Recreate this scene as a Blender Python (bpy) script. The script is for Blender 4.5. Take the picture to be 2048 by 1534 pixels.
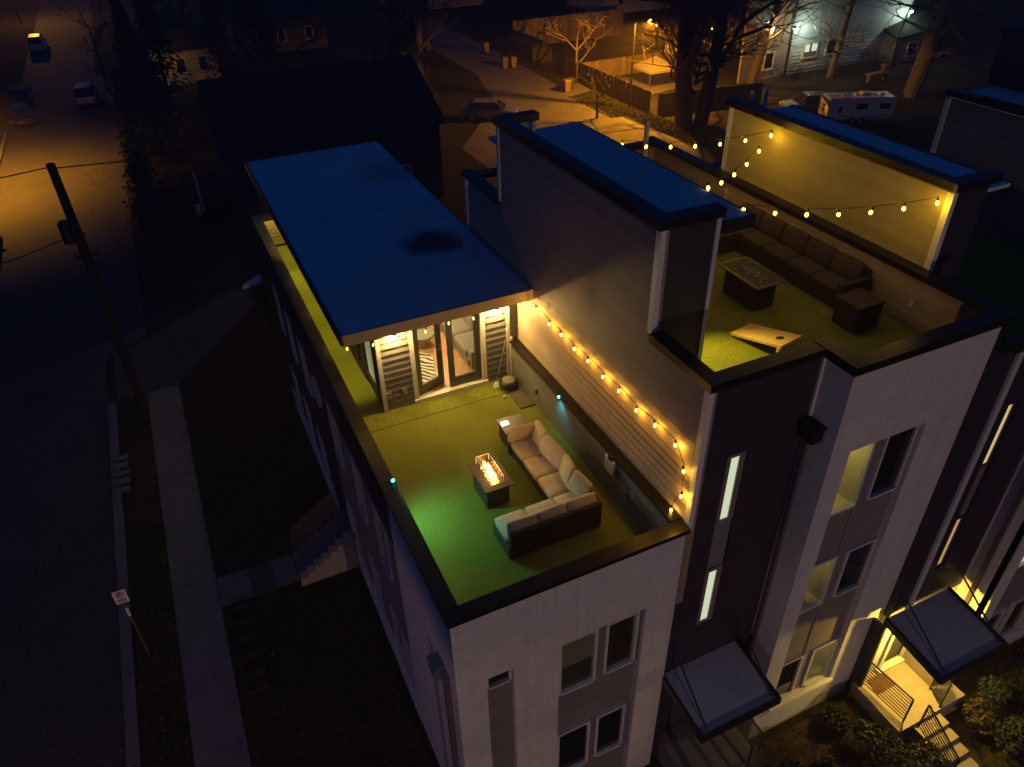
import bpy, bmesh, math, random
from mathutils import Vector, Matrix, Quaternion
R = math.radians
random.seed(7)
for o in list(bpy.data.objects):
    bpy.data.objects.remove(o)
SC = bpy.context.scene
COL = SC.collection

# ------------------------------------------------------------------ camera, sky, moonless night light
cam_d = bpy.data.cameras.new("camera")
cam = bpy.data.objects.new("camera", cam_d)
COL.objects.link(cam)
yaw, pitch, roll = 0.42500694, 0.6189443, -0.02537527
fwd = Vector((math.sin(yaw) * math.cos(pitch), math.cos(yaw) * math.cos(pitch), -math.sin(pitch)))
rt = Vector((math.cos(yaw), -math.sin(yaw), 0))
up = rt.cross(fwd)
cr, sr = math.cos(roll), math.sin(roll)
rx, ux = cr * rt + sr * up, -sr * rt + cr * up
cam.matrix_world = Matrix(((rx.x, ux.x, -fwd.x, 0), (rx.y, ux.y, -fwd.y, 0), (rx.z, ux.z, -fwd.z, 11.2), (0, 0, 0, 1)))
cam_d.sensor_width = 36.0
cam_d.lens = 36.0 * 1513.59359 / 2048.0
cam_d.clip_start = 0.1
cam_d.clip_end = 2000
SC.camera = cam

w = bpy.data.worlds.new("World")
SC.world = w
w.use_nodes = True
nt = w.node_tree
bg = nt.nodes["Background"]
sky = nt.nodes.new("ShaderNodeTexSky")
sky.sky_type = 'NISHITA'
sky.sun_disc = False
sky.sun_elevation = R(-7.0)
sky.sun_rotation = R(200)
skm = nt.nodes.new("ShaderNodeMix")
skm.data_type = 'RGBA'
skm.blend_type = 'ADD'
skm.inputs[0].default_value = 1.0
skm.inputs[6].default_value = (0.003, 0.165, 0.80, 1)      # deep blue night sky over the town
nt.links.new(sky.outputs[0], skm.inputs[7])
nt.links.new(skm.outputs[2], bg.inputs[0])
bg.inputs[1].default_value = 0.10
SC.view_settings.view_transform = 'Standard'
SC.view_settings.look = 'None'
SC.view_settings.exposure = 0
SC.view_settings.gamma = 1
SC.cycles.use_denoising = True
SC.cycles.sample_clamp_indirect = 1.5
SC.cycles.use_light_tree = True
SC.cycles.denoising_prefilter = 'ACCURATE'
SC.cycles.max_bounces = 6
SC.cycles.diffuse_bounces = 3
SC.cycles.glossy_bounces = 3
SC.cycles.transmission_bounces = 4
SC.cycles.transparent_max_bounces = 8

# ------------------------------------------------------------------ materials
def mat(name, col, rough=0.7, var=0.0, vs=6.0, bump=0.0, bs=40.0, metal=0.0, spec=0.5, col2=None, fine=None):
    m = bpy.data.materials.new(name)
    m.use_nodes = True
    n, l = m.node_tree.nodes, m.node_tree.links
    p = n["Principled BSDF"]
    p.inputs["Base Color"].default_value = (*col, 1)
    p.inputs["Roughness"].default_value = rough
    p.inputs["Metallic"].default_value = metal
    p.inputs["Specular IOR Level"].default_value = spec
    tc = n.new("ShaderNodeTexCoord")
    if var or col2:
        t = n.new("ShaderNodeTexNoise")
        t.inputs["Scale"].default_value = vs
        t.inputs["Detail"].default_value = 6
        t.inputs["Roughness"].default_value = 0.65
        l.new(tc.outputs["Object"], t.inputs["Vector"])
        r = n.new("ShaderNodeValToRGB")
        a = [c * (1 - var) for c in col]
        b = list(col2) if col2 else [min(1, c * (1 + var)) for c in col]
        r.color_ramp.elements[0].position = 0.35
        r.color_ramp.elements[1].position = 0.68
        r.color_ramp.elements[0].color = (*a, 1)
        r.color_ramp.elements[1].color = (*b, 1)
        l.new(t.outputs["Fac"], r.inputs[0])
        out = r.outputs[0]
        if fine:
            t2 = n.new("ShaderNodeTexNoise")
            t2.inputs["Scale"].default_value = fine
            t2.inputs["Detail"].default_value = 3
            l.new(tc.outputs["Object"], t2.inputs["Vector"])
            mr = n.new("ShaderNodeMapRange")
            mr.inputs[1].default_value = 0.3
            mr.inputs[2].default_value = 0.7
            mr.inputs[3].default_value = 0.45
            mr.inputs[4].default_value = 1.55
            l.new(t2.outputs["Fac"], mr.inputs[0])
            mx = n.new("ShaderNodeMix")
            mx.data_type = 'RGBA'
            mx.blend_type = 'MULTIPLY'
            mx.inputs[0].default_value = 1
            l.new(out, mx.inputs[6])
            l.new(mr.outputs[0], mx.inputs[7])
            out = mx.outputs[2]
        l.new(out, p.inputs["Base Color"])
    if bump:
        t = n.new("ShaderNodeTexNoise")
        t.inputs["Scale"].default_value = bs
        t.inputs["Detail"].default_value = 4
        l.new(tc.outputs["Object"], t.inputs["Vector"])
        b = n.new("ShaderNodeBump")
        b.inputs["Strength"].default_value = bump
        b.inputs["Distance"].default_value = 0.02
        l.new(t.outputs["Fac"], b.inputs["Height"])
        l.new(b.outputs[0], p.inputs["Normal"])
    return m

def emit(name, col, s, sample=False):
    m = bpy.data.materials.new(name)
    m.use_nodes = True
    p = m.node_tree.nodes["Principled BSDF"]
    p.inputs["Base Color"].default_value = (0.8, 0.8, 0.8, 1)
    p.inputs["Emission Color"].default_value = (*col, 1)
    p.inputs["Emission Strength"].default_value = s
    if not sample: m.cycles.emission_sampling = 'NONE'
    return m

def glass(name, tint=(0.9, 0.95, 0.92), mixf=0.12):
    m = bpy.data.materials.new(name)
    m.use_nodes = True
    n, l = m.node_tree.nodes, m.node_tree.links
    n.remove(n["Principled BSDF"])
    tr = n.new("ShaderNodeBsdfTransparent")
    tr.inputs[0].default_value = (*tint, 1)
    gl = n.new("ShaderNodeBsdfGlossy")
    gl.inputs["Roughness"].default_value = 0.02
    mx = n.new("ShaderNodeMixShader")
    fr = n.new("ShaderNodeLayerWeight")
    fr.inputs[0].default_value = 0.5
    pw = n.new("ShaderNodeMath")
    pw.operation = 'POWER'
    pw.inputs[1].default_value = 4.0
    l.new(fr.outputs["Facing"], pw.inputs[0])
    ad = n.new("ShaderNodeMath")
    ad.operation = 'MULTIPLY_ADD'
    ad.inputs[1].default_value = 0.5
    ad.inputs[2].default_value = mixf * 0.25
    l.new(pw.outputs[0], ad.inputs[0])
    l.new(ad.outputs[0], mx.inputs[0])
    l.new(tr.outputs[0], mx.inputs[1])
    l.new(gl.outputs[0], mx.inputs[2])
    l.new(mx.outputs[0], n["Material Output"].inputs[0])
    return m

def brick_mat(name, col):
    m = mat(name, col, 0.75, 0.06, 3.0)
    n, l = m.node_tree.nodes, m.node_tree.links
    p = n["Principled BSDF"]
    geo = n.new("ShaderNodeNewGeometry")
    sx = n.new("ShaderNodeSeparateXYZ")
    l.new(geo.outputs["Position"], sx.inputs[0])
    ad = n.new("ShaderNodeMath")
    ad.operation = 'ADD'
    l.new(sx.outputs[0], ad.inputs[0])
    l.new(sx.outputs[1], ad.inputs[1])
    cb = n.new("ShaderNodeCombineXYZ")
    l.new(ad.outputs[0], cb.inputs[0])
    l.new(sx.outputs[2], cb.inputs[1])
    bt = n.new("ShaderNodeTexBrick")
    bt.inputs["Scale"].default_value = 1.0
    bt.inputs["Brick Width"].default_value = 0.23
    bt.inputs["Row Height"].default_value = 0.078
    bt.inputs["Mortar Size"].default_value = 0.007
    l.new(cb.outputs[0], bt.inputs["Vector"])
    mp = n.new("ShaderNodeMapping")
    mp.inputs["Scale"].default_value = (7, 7, 0.35)
    l.new(geo.outputs["Position"], mp.inputs[0])
    sn = n.new("ShaderNodeTexNoise")
    sn.inputs["Scale"].default_value = 1.0
    sn.inputs["Detail"].default_value = 5
    l.new(mp.outputs[0], sn.inputs["Vector"])
    smr = n.new("ShaderNodeMapRange")
    smr.inputs[1].default_value = 0.35
    smr.inputs[2].default_value = 0.65
    smr.inputs[3].default_value = 0.93
    smr.inputs[4].default_value = 1.04
    l.new(sn.outputs["Fac"], smr.inputs[0])
    smx = n.new("ShaderNodeMix")
    smx.data_type = 'RGBA'
    smx.blend_type = 'MULTIPLY'
    smx.inputs[0].default_value = 1
    l.new(p.inputs["Base Color"].links[0].from_socket, smx.inputs[6])
    l.new(smr.outputs[0], smx.inputs[7])
    src = smx.outputs[2]
    bt.inputs["Color1"].default_value = (1, 1, 1, 1)
    bt.inputs["Color2"].default_value = (0.93, 0.93, 0.93, 1)
    bt.inputs["Mortar"].default_value = (0.86, 0.86, 0.86, 1)
    mxb = n.new("ShaderNodeMix")
    mxb.data_type = 'RGBA'
    mxb.blend_type = 'MULTIPLY'
    mxb.inputs[0].default_value = 1
    l.new(src, mxb.inputs[6])
    l.new(bt.outputs["Color"], mxb.inputs[7])
    l.new(mxb.outputs[2], p.inputs["Base Color"])
    bp = n.new("ShaderNodeBump")
    bp.inputs["Strength"].default_value = 0.45
    bp.inputs["Distance"].default_value = 0.01
    bp.invert = True
    l.new(bt.outputs["Fac"], bp.inputs["Height"])
    l.new(bp.outputs[0], p.inputs["Normal"])
    return m

def boards(m, amt=0.14):
    n, l = m.node_tree.nodes, m.node_tree.links
    p = n["Principled BSDF"]
    src = p.inputs["Base Color"].links[0].from_socket
    oi = n.new("ShaderNodeObjectInfo")
    mr = n.new("ShaderNodeMapRange")
    mr.inputs[3].default_value = 1 - amt
    mr.inputs[4].default_value = 1 + amt
    l.new(oi.outputs["Random"], mr.inputs[0])
    mx = n.new("ShaderNodeMix")
    mx.data_type = 'RGBA'
    mx.blend_type = 'MULTIPLY'
    mx.inputs[0].default_value = 1
    l.new(src, mx.inputs[6])
    l.new(mr.outputs[0], mx.inputs[7])
    l.new(mx.outputs[2], p.inputs["Base Color"])
    return m
M = {}
M['white_brick'] = brick_mat('painted_white_brick', (0.62, 0.60, 0.58))
M['navy'] = mat('navy_siding', (0.020, 0.017, 0.032), 0.6, 0.15, 3)
M['tan'] = mat('greige_siding', (0.33, 0.245, 0.185), 0.6, 0.08, 2.5, 0.1, 60)
M['tan3'] = mat('cream_siding', (0.38, 0.31, 0.14), 0.6, 0.06, 2.5, 0.1, 60)
M['spout'] = mat('brown_downspout', (0.10, 0.072, 0.062), 0.6, 0.1, 4)
M['tan2'] = mat('grey_siding', (0.16, 0.145, 0.13), 0.6, 0.08, 2.5, 0.1, 60)
M['slate'] = mat('slate_siding', (0.125, 0.12, 0.112), 0.55, 0.08, 4, 0.15, 50)
M['panel'] = mat('grey_panel', (0.20, 0.17, 0.17), 0.6, 0.08, 2)
M['trim'] = mat('white_trim', (0.70, 0.68, 0.64), 0.5, 0.05, 6)
M['cap'] = mat('dark_bronze_cap', (0.022, 0.019, 0.018), 0.33, 0.2, 3, 0, 0, 0.6, 0.6)
M['roofm'] = mat('white_roof_membrane', (0.55, 0.56, 0.58), 0.75, 0.07, 0.5, 0.05, 8)
def stained(m, spots):  # blends soft dark blotches into the base colour at the given spots
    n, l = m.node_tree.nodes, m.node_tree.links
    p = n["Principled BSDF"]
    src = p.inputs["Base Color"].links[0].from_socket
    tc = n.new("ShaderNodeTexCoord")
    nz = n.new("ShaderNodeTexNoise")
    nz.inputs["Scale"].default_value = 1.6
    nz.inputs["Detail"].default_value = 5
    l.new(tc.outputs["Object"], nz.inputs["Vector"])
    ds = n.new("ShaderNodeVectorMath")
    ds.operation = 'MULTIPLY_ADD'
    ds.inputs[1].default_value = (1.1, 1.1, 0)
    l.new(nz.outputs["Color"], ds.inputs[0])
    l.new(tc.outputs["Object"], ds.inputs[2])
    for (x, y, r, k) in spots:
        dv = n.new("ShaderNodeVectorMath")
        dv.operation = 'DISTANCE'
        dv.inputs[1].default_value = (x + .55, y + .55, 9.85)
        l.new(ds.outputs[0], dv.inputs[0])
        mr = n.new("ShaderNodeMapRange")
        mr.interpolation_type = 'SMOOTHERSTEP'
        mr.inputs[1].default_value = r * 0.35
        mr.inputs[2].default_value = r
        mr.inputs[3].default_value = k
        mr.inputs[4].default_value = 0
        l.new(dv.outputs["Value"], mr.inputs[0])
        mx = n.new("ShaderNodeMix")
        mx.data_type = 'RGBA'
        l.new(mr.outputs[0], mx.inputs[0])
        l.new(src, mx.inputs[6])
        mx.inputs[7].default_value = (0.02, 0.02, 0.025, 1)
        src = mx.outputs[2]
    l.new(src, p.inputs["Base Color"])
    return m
# dark blotches on the roof nearest the camera (object coordinates of the end townhouse)
M['roofblotch'] = stained(mat('blotched_roof_membrane', (0.55, 0.56, 0.58), 0.75, 0.07, 0.5, 0.05, 8), [(1.3, 3.3, 1.15, 0.93), (1.9, 9.0, 1.6, 0.35)])
M['seam'] = mat('roof_lap_seam', (0.47, 0.48, 0.50), 0.6, 0.1, 3)
M['fascia'] = mat('beige_fascia', (0.33, 0.25, 0.165), 0.55, 0.06, 3)
M['turf'] = mat('artificial_turf', (0.205, 0.215, 0.032), 0.95, 0.10, 1.1, 0.9, 160, 0, 0.1, fine=48)
M['black'] = mat('black_metal', (0.012, 0.012, 0.013), 0.4)
M['frame'] = mat('white_window_frame', (0.55, 0.54, 0.53), 0.5)
M['dframe'] = mat('dark_door_frame', (0.045, 0.05, 0.042), 0.4)
M['pane'] = mat('dark_window_pane', (0.010, 0.011, 0.013), 0.06, 0, 1, 0, 1, 0, 0.5)
M['glass'] = glass('clear_glass')
M['cream'] = mat('cream_plastic', (0.62, 0.52, 0.36), 0.5)
M['wood'] = mat('wood_floor', (0.42, 0.23, 0.10), 0.4, 0.2, 5)
M['wallint'] = mat('interior_wall', (0.62, 0.56, 0.48), 0.8, 0.04, 3)
M['couch'] = mat('grey_couch_fabric', (0.20, 0.19, 0.17), 0.9, 0.1, 8, 0.2, 80)
M['cushion'] = mat('beige_cushion_fabric', (0.54, 0.44, 0.31), 0.9, 0.1, 7, 0.4, 60)
M['wicker'] = mat('brown_wicker', (0.060, 0.034, 0.022), 0.6, 0.35, 30, 0.6, 90)
M['wicker2'] = mat('dark_brown_wicker', (0.032, 0.02, 0.016), 0.65, 0.3, 30, 0.5, 90)
M['cushion2'] = mat('taupe_cushion_fabric', (0.055, 0.034, 0.026), 0.9, 0.12, 8, 0.4, 60)
M['dtop'] = mat('dark_wood_top', (0.045, 0.026, 0.018), 0.42, 0.3, 9)
M['beach'] = mat('bare_plywood', (0.66, 0.44, 0.15), 0.55, 0.12, 6)
M['hole'] = mat('dark_hole', (0.01, 0.008, 0.006), 0.9)
M['asphalt'] = mat('asphalt', (0.042, 0.036, 0.032), 0.85, 0.22, 0.6, 0.3, 30, fine=9)
M['oldroad'] = mat('worn_back_road', (0.10, 0.088, 0.075), 0.85, 0.22, 0.6, 0.3, 30, fine=9)
M['concrete'] = mat('concrete', (0.125, 0.112, 0.115), 0.85, 0.15, 1.2, 0.2, 25)
M['ground'] = mat('winter_grass', (0.024, 0.022, 0.012), 1.0, 0.4, 0.5, 0.5, 12, 0, 0.1, col2=(0.042, 0.036, 0.016), fine=6)
M['mulch'] = mat('mulch', (0.038, 0.025, 0.016), 1.0, 0.5, 3, 0.9, 18, 0, 0.1, fine=20)
M['bark'] = mat('grey_bark', (0.09, 0.07, 0.05), 0.95, 0.3, 5, 0.6, 20)
M['palebark'] = mat('pale_bark', (0.30, 0.24, 0.17), 0.9, 0.2, 5)
M['leaf'] = mat('shrub_leaf', (0.040, 0.045, 0.020), 0.8, 0.4, 4)
M['leaf2'] = mat('dry_grass_leaf', (0.085, 0.055, 0.022), 0.85, 0.4, 4)
M['pine'] = mat('conifer_needles', (0.014, 0.022, 0.012), 0.9, 0.4, 2)
M['fence'] = mat('cedar_fence', (0.20, 0.135, 0.08), 0.8, 0.25, 3)
M['darkfence'] = mat('dark_stained_fence', (0.06, 0.042, 0.03), 0.8, 0.25, 3)
M['pole'] = mat('creosote_pole', (0.017, 0.012, 0.010), 0.9, 0.25, 4)
M['shingle'] = mat('dark_shingle', (0.012, 0.011, 0.011), 0.9, 0.3, 3)
M['hwall'] = mat('old_house_wall', (0.045, 0.038, 0.035), 0.8, 0.15, 1)
M['hsiding'] = mat('white_lap_siding', (0.50, 0.51, 0.50), 0.6, 0.05, 2)
M['galv'] = mat('galvanised_steel', (0.30, 0.31, 0.32), 0.4, 0.1, 5, 0, 0, 0.7)
M['awn'] = mat('awning_metal_roof', (0.38, 0.39, 0.38), 0.5, 0.1, 2, 0.1, 20)
M['signw'] = mat('white_sign_face', (0.80, 0.80, 0.72), 0.4)
M['signr'] = mat('red_sign_ink', (0.55, 0.05, 0.03), 0.4)
M['ink'] = mat('black_ink', (0.015, 0.015, 0.015), 0.5)
M['rust'] = mat('rusty_post', (0.16, 0.07, 0.035), 0.8, 0.3, 10)
M['carsilver'] = mat('silver_car_paint', (0.20, 0.20, 0.20), 0.25, 0, 1, 0, 1, 0.5)
M['carblack'] = mat('black_car_paint', (0.010, 0.010, 0.012), 0.18)
M['carwhite'] = mat('white_car_paint', (0.52, 0.47, 0.40), 0.3)
M['tyre'] = mat('tyre_rubber', (0.012, 0.012, 0.012), 0.9)
M['brown'] = mat('brown_mat', (0.13, 0.06, 0.03), 0.95, 0.4, 12)
M['canvas'] = mat('canvas_cover', (0.30, 0.26, 0.20), 0.9, 0.08, 2)
M['zebra'] = None
M['cactus'] = mat('green_cactus', (0.10, 0.16, 0.03), 0.6, 0.2, 6)
M['plaster'] = mat('tan_plaster', (0.36, 0.30, 0.22), 0.85, 0.15, 1.5)
M['bin'] = mat('tan_bin_plastic', (0.22, 0.16, 0.09), 0.5)
M['turfmat'] = mat('grey_entry_mat', (0.10, 0.085, 0.055), 0.95, 0.3, 20)
M['bulb'] = emit('warm_bulb', (1.0, 0.50, 0.055), 13)
M['bulb3'] = emit('dim_warm_bulb', (1.0, 0.50, 0.08), 6)
M['bulb2'] = emit('warm_yellow_bulb', (1.0, 0.55, 0.05), 13)
M['downlight'] = emit('soffit_lamp', (1.0, 0.66, 0.26), 9)
M['teal'] = emit('teal_led', (0.02, 0.75, 0.80), 14)
M['litwin'] = emit('lit_stair_window', (0.66, 0.78, 0.50), 0.78, True)
M['litgreen'] = emit('lit_blind', (0.80, 0.90, 0.40), 0.22, True)
M['litwarm'] = emit('lit_warm_window', (1.0, 0.72, 0.26), 0.55, True)
M['litwarm2'] = emit('lit_amber_window', (1.0, 0.52, 0.10), 0.42, True)
M['flame'] = emit('gas_flame', (1.0, 0.36, 0.06), 12)
M['ember'] = emit('glowing_fire_glass', (1.0, 0.25, 0.05), 5)
M['candle'] = emit('white_candle_lamp', (1.0, 0.72, 0.40), 7)
M['sodium'] = emit('sodium_lamp', (1.0, 0.42, 0.05), 30)
M['coolled'] = emit('cool_security_lamp', (0.55, 1.0, 0.85), 30)
M['faint'] = emit('distant_lamp', (1.0, 0.55, 0.15), 12)

for k_ in ('tan', 'tan2', 'tan3', 'slate', 'fence', 'darkfence', 'hsiding'): boards(M[k_], 0.22 if 'fence' in k_ else 0.06 if k_ == 'tan3' else 0.14)
# wicker weave / zebra stripes
def zebra():
    m = mat('zebra_hide', (0.75, 0.70, 0.62), 0.9)
    n, l = m.node_tree.nodes, m.node_tree.links
    tc = n.new("ShaderNodeTexCoord")
    wv = n.new("ShaderNodeTexWave")
    wv.inputs["Scale"].default_value = 3.0
    wv.inputs["Distortion"].default_value = 4.5
    wv.inputs["Detail"].default_value = 1.0
    wv.inputs["Detail Scale"].default_value = 0.9
    wv.bands_direction = 'DIAGONAL'
    l.new(tc.outputs["Object"], wv.inputs["Vector"])
    r = n.new("ShaderNodeValToRGB")
    r.color_ramp.interpolation = 'CONSTANT'
    r.color_ramp.elements[0].color = (0.02, 0.016, 0.013, 1)
    r.color_ramp.elements[1].position = 0.42
    r.color_ramp.elements[1].color = (0.72, 0.66, 0.56, 1)
    l.new(wv.outputs["Fac"], r.inputs[0])
    l.new(r.outputs[0], n["Principled BSDF"].inputs["Base Color"])
    return m
M['zebra'] = zebra()

# ------------------------------------------------------------------ mesh helpers
ORG = {}
class MB:
    def __init__(s):
        s.v, s.f = [], []
    def add(s, vs, fs):
        b = len(s.v)
        s.v += [tuple(x) for x in vs]
        s.f += [tuple(i + b for i in f) for f in fs]
        return s
    def box(s, x0, x1, y0, y1, z0, z1):
        return s.add([(x0, y0, z0), (x1, y0, z0), (x1, y1, z0), (x0, y1, z0), (x0, y0, z1), (x1, y0, z1), (x1, y1, z1), (x0, y1, z1)],
                     [(3, 2, 1, 0), (4, 5, 6, 7), (0, 1, 5, 4), (1, 2, 6, 5), (2, 3, 7, 6), (3, 0, 4, 7)])
    def hexa(s, bot, top):
        n = len(bot)
        return s.add(list(bot) + list(top), [tuple(range(n - 1, -1, -1)), tuple(range(n, 2 * n))] + [(i, (i + 1) % n, n + (i + 1) % n, n + i) for i in range(n)])
    def prism(s, poly, z0, z1):
        return s.hexa([(x, y, z0) for x, y in poly], [(x, y, z1) for x, y in poly])
    def tube(s, pts, r, n=6, r1=None, caps=True):
        pts = [Vector(p) for p in pts]
        rings = []
        for i, p in enumerate(pts):
            d = (pts[min(i + 1, len(pts) - 1)] - pts[max(i - 1, 0)]).normalized()
            a = d.cross(Vector((0, 0, 1)))
            if a.length < 1e-3:
                a = d.cross(Vector((1, 0, 0)))
            a.normalize()
            b = d.cross(a)
            rr = r if r1 is None else r + (r1 - r) * i / max(1, len(pts) - 1)
            rings.append([p + rr * (math.cos(2 * math.pi * k / n) * a + math.sin(2 * math.pi * k / n) * b) for k in range(n)])
        vs = [v for q in rings for v in q]
        fs = []
        for i in range(len(pts) - 1):
            for k in range(n):
                fs.append((i * n + k, i * n + (k + 1) % n, (i + 1) * n + (k + 1) % n, (i + 1) * n + k))
        if caps:
            fs.append(tuple(range(n - 1, -1, -1)))
            fs.append(tuple((len(pts) - 1) * n + k for k in range(n)))
        return s.add(vs, fs)
    def lathe(s, c, prof, n=12):
        vs, fs = [], []
        for r, z in prof:
            vs += [(c[0] + r * math.cos(2 * math.pi * k / n), c[1] + r * math.sin(2 * math.pi * k / n), c[2] + z) for k in range(n)]
        for i in range(len(prof) - 1):
            for k in range(n):
                fs.append((i * n + k, i * n + (k + 1) % n, (i + 1) * n + (k + 1) % n, (i + 1) * n + k))
        fs.append(tuple(range(n - 1, -1, -1)))
        fs.append(tuple((len(prof) - 1) * n + k for k in range(n)))
        return s.add(vs, fs)
    def disc(s, c, axis, r, t, n=20, r_in=0):
        # short cylinder with axis 'x','y','z'
        ax = {'x': (Vector((0, 1, 0)), Vector((0, 0, 1)), Vector((1, 0, 0))), 'y': (Vector((1, 0, 0)), Vector((0, 0, 1)), Vector((0, 1, 0))), 'z': (Vector((1, 0, 0)), Vector((0, 1, 0)), Vector((0, 0, 1)))}[axis]
        c = Vector(c)
        if r_in <= 0:
            p = [c + r * (math.cos(2 * math.pi * k / n) * ax[0] + math.sin(2 * math.pi * k / n) * ax[1]) for k in range(n)]
            return s.hexa([q - ax[2] * t / 2 for q in p], [q + ax[2] * t / 2 for q in p])
        vs, fs = [], []
        for k in range(n):
            d = math.cos(2 * math.pi * k / n) * ax[0] + math.sin(2 * math.pi * k / n) * ax[1]
            vs += [c + d * r - ax[2] * t / 2, c + d * r + ax[2] * t / 2, c + d * r_in + ax[2] * t / 2, c + d * r_in - ax[2] * t / 2]
        for k in range(n):
            a, b = 4 * k, 4 * ((k + 1) % n)
            fs += [(a, b, b + 1, a + 1), (a + 1, b + 1, b + 2, a + 2), (a + 2, b + 2, b + 3, a + 3), (a + 3, b + 3, b, a)]
        return s.add(vs, fs)
    def pillow(s, x0, x1, y0, y1, z0, z1, puff=0.03, n=6, xf=None):
        # soft box: a superellipsoid-like cushion
        cx, cy, cz = (x0 + x1) / 2, (y0 + y1) / 2, (z0 + z1) / 2
        hx, hy, hz = (x1 - x0) / 2, (y1 - y0) / 2, (z1 - z0) / 2
        bm = bmesh.new()
        bmesh.ops.create_cube(bm, size=2)
        bmesh.ops.subdivide_edges(bm, edges=bm.edges[:], cuts=n - 1, use_grid_fill=True)
        ids = {}
        vs = []
        for i, v in enumerate(bm.verts):
            ids[v] = i
            q = v.co
            e = 11.0
            L = (abs(q.x) ** e + abs(q.y) ** e + abs(q.z) ** e) ** (1 / e)
            q2 = q / L
            bul = 1 + puff / max(0.02, min(hx, hy, hz)) * (1 - min(1, max(abs(q.x), abs(q.y)) ** 2 if hz <= hx and hz <= hy else max(abs(q.y), abs(q.z)) ** 2 if hx <= hy else max(abs(q.x), abs(q.z)) ** 2))
            k = [q2.x * hx, q2.y * hy, q2.z * hz]
            if hz <= hx and hz <= hy: k[2] *= bul
            elif hx <= hy: k[0] *= bul
            else: k[1] *= bul
            p = Vector(k)
            if xf: p = xf @ p
            vs.append((cx + p.x, cy + p.y, cz + p.z))
        fs = [tuple(ids[v] for v in f.verts) for f in bm.faces]
        bm.free()
        return s.add(vs, fs)
    def ico(s, c, r, sub=1, sz=1.0):
        bm = bmesh.new()
        bmesh.ops.create_icosphere(bm, subdivisions=sub, radius=1)
        ids = {v: i for i, v in enumerate(bm.verts)}
        vs = [(c[0] + v.co.x * r, c[1] + v.co.y * r, c[2] + v.co.z * r * sz) for v in bm.verts]
        fs = [tuple(ids[v] for v in f.verts) for f in bm.faces]
        bm.free()
        return s.add(vs, fs)
    def quad(s, a, b, c, d):
        return s.add([a, b, c, d], [(0, 1, 2, 3)])
    def mesh(s, name, m, off=(0, 0, 0), smooth=False):
        me = bpy.data.meshes.new(name)
        me.from_pydata([(x - off[0], y - off[1], z - off[2]) for x, y, z in s.v], [], s.f)
        me.materials.append(M[m] if isinstance(m, str) else m)
        if smooth:
            me.polygons.foreach_set("use_smooth", [True] * len(me.polygons))
        me.update()
        return me

def thing(name, label, cat, loc=(0, 0, 0), group=None, rotz=0):
    o = bpy.data.objects.new(name, None)
    o.empty_display_size = 0.3
    COL.objects.link(o)
    o.location = loc
    o.rotation_euler = (0, 0, rotz)
    o['label'] = label
    o['category'] = cat
    if group: o['group'] = group
    ORG[o] = Vector(loc) if rotz == 0 else Vector((0, 0, 0))
    return o

def part(name, mb, m, parent, label=None, smooth=False, stuff=False, bevel=0):
    off = ORG.get(parent, Vector((0, 0, 0)))
    me = mb.mesh(name, m, off, smooth)
    o = bpy.data.objects.new(name, me)
    COL.objects.link(o)
    o.parent = parent
    ORG[o] = off
    if label: o['label'] = label
    if stuff: o['kind'] = 'stuff'
    if bevel:
        b = o.modifiers.new("bevel", 'BEVEL')
        b.width = bevel
        b.segments = 2
        b.limit_method = 'ANGLE'
    return o

def struct(name, mb, m, kind='structure'):
    o = bpy.data.objects.new(name, mb.mesh(name, m))
    COL.objects.link(o)
    o['kind'] = kind
    ORG[o] = Vector((0, 0, 0))
    return o

def share(src, parent, loc=(0, 0, 0), rot=(0, 0, 0)):
    o = src.copy()
    COL.objects.link(o)
    o.parent = parent
    o.location = loc
    o.rotation_euler = rot
    ORG[o] = ORG.get(parent, Vector((0, 0, 0)))
    return o

def copy_thing(root, loc, rotz, label):
    r = root.copy()
    COL.objects.link(r)
    r.location = loc
    r.rotation_euler = (0, 0, rotz)
    r['label'] = label
    for ch in list(root.children):
        c = ch.copy()
        COL.objects.link(c)
        c.parent = r
        for g in ch.children:
            d = g.copy()
            COL.objects.link(d)
            d.parent = c
    return r

def lamp(name, loc, watts, col, rad=0.05, parent=None, kind='POINT', rot=None, spot=None, blend=0.3):
    d = bpy.data.lights.new(name, kind)
    d.energy = watts
    d.color = col
    d.shadow_soft_size = rad
    if kind == 'SPOT':
        d.spot_size = spot
        d.spot_blend = blend
    o = bpy.data.objects.new(name, d)
    COL.objects.link(o)
    off = Vector((0, 0, 0))
    if parent:
        o.parent = parent
        off = ORG.get(parent, off)
    o.location = Vector(loc) - off
    if rot: o.rotation_euler = rot
    return o

def wall_holes(axis, pos, thick, u0, u1, z0, z1, holes):
    """wall in plane axis=pos (thickness to +axis), u along the other axis, rectangular openings"""
    mb = MB()
    us = sorted(set([u0, u1] + [h[0] for h in holes] + [h[1] for h in holes]))
    zs = sorted(set([z0, z1] + [h[2] for h in holes] + [h[3] for h in holes]))
    us = [u for u in us if u0 <= u <= u1]
    zs = [z for z in zs if z0 <= z <= z1]
    for i in range(len(us) - 1):
        run = None
        for j in range(len(zs) - 1):
            uc, zc = (us[i] + us[i + 1]) / 2, (zs[j] + zs[j + 1]) / 2
            hole = any(h[0] < uc < h[1] and h[2] < zc < h[3] for h in holes)
            if not hole:
                run = [zs[j], zs[j + 1]] if run is None else [run[0], zs[j + 1]]
            if (hole or j == len(zs) - 2) and run:
                if axis == 'y': mb.box(us[i], us[i + 1], pos, pos + thick, *run)
                else: mb.box(pos, pos + thick, us[i], us[i + 1], *run)
                run = None
    return mb

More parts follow.
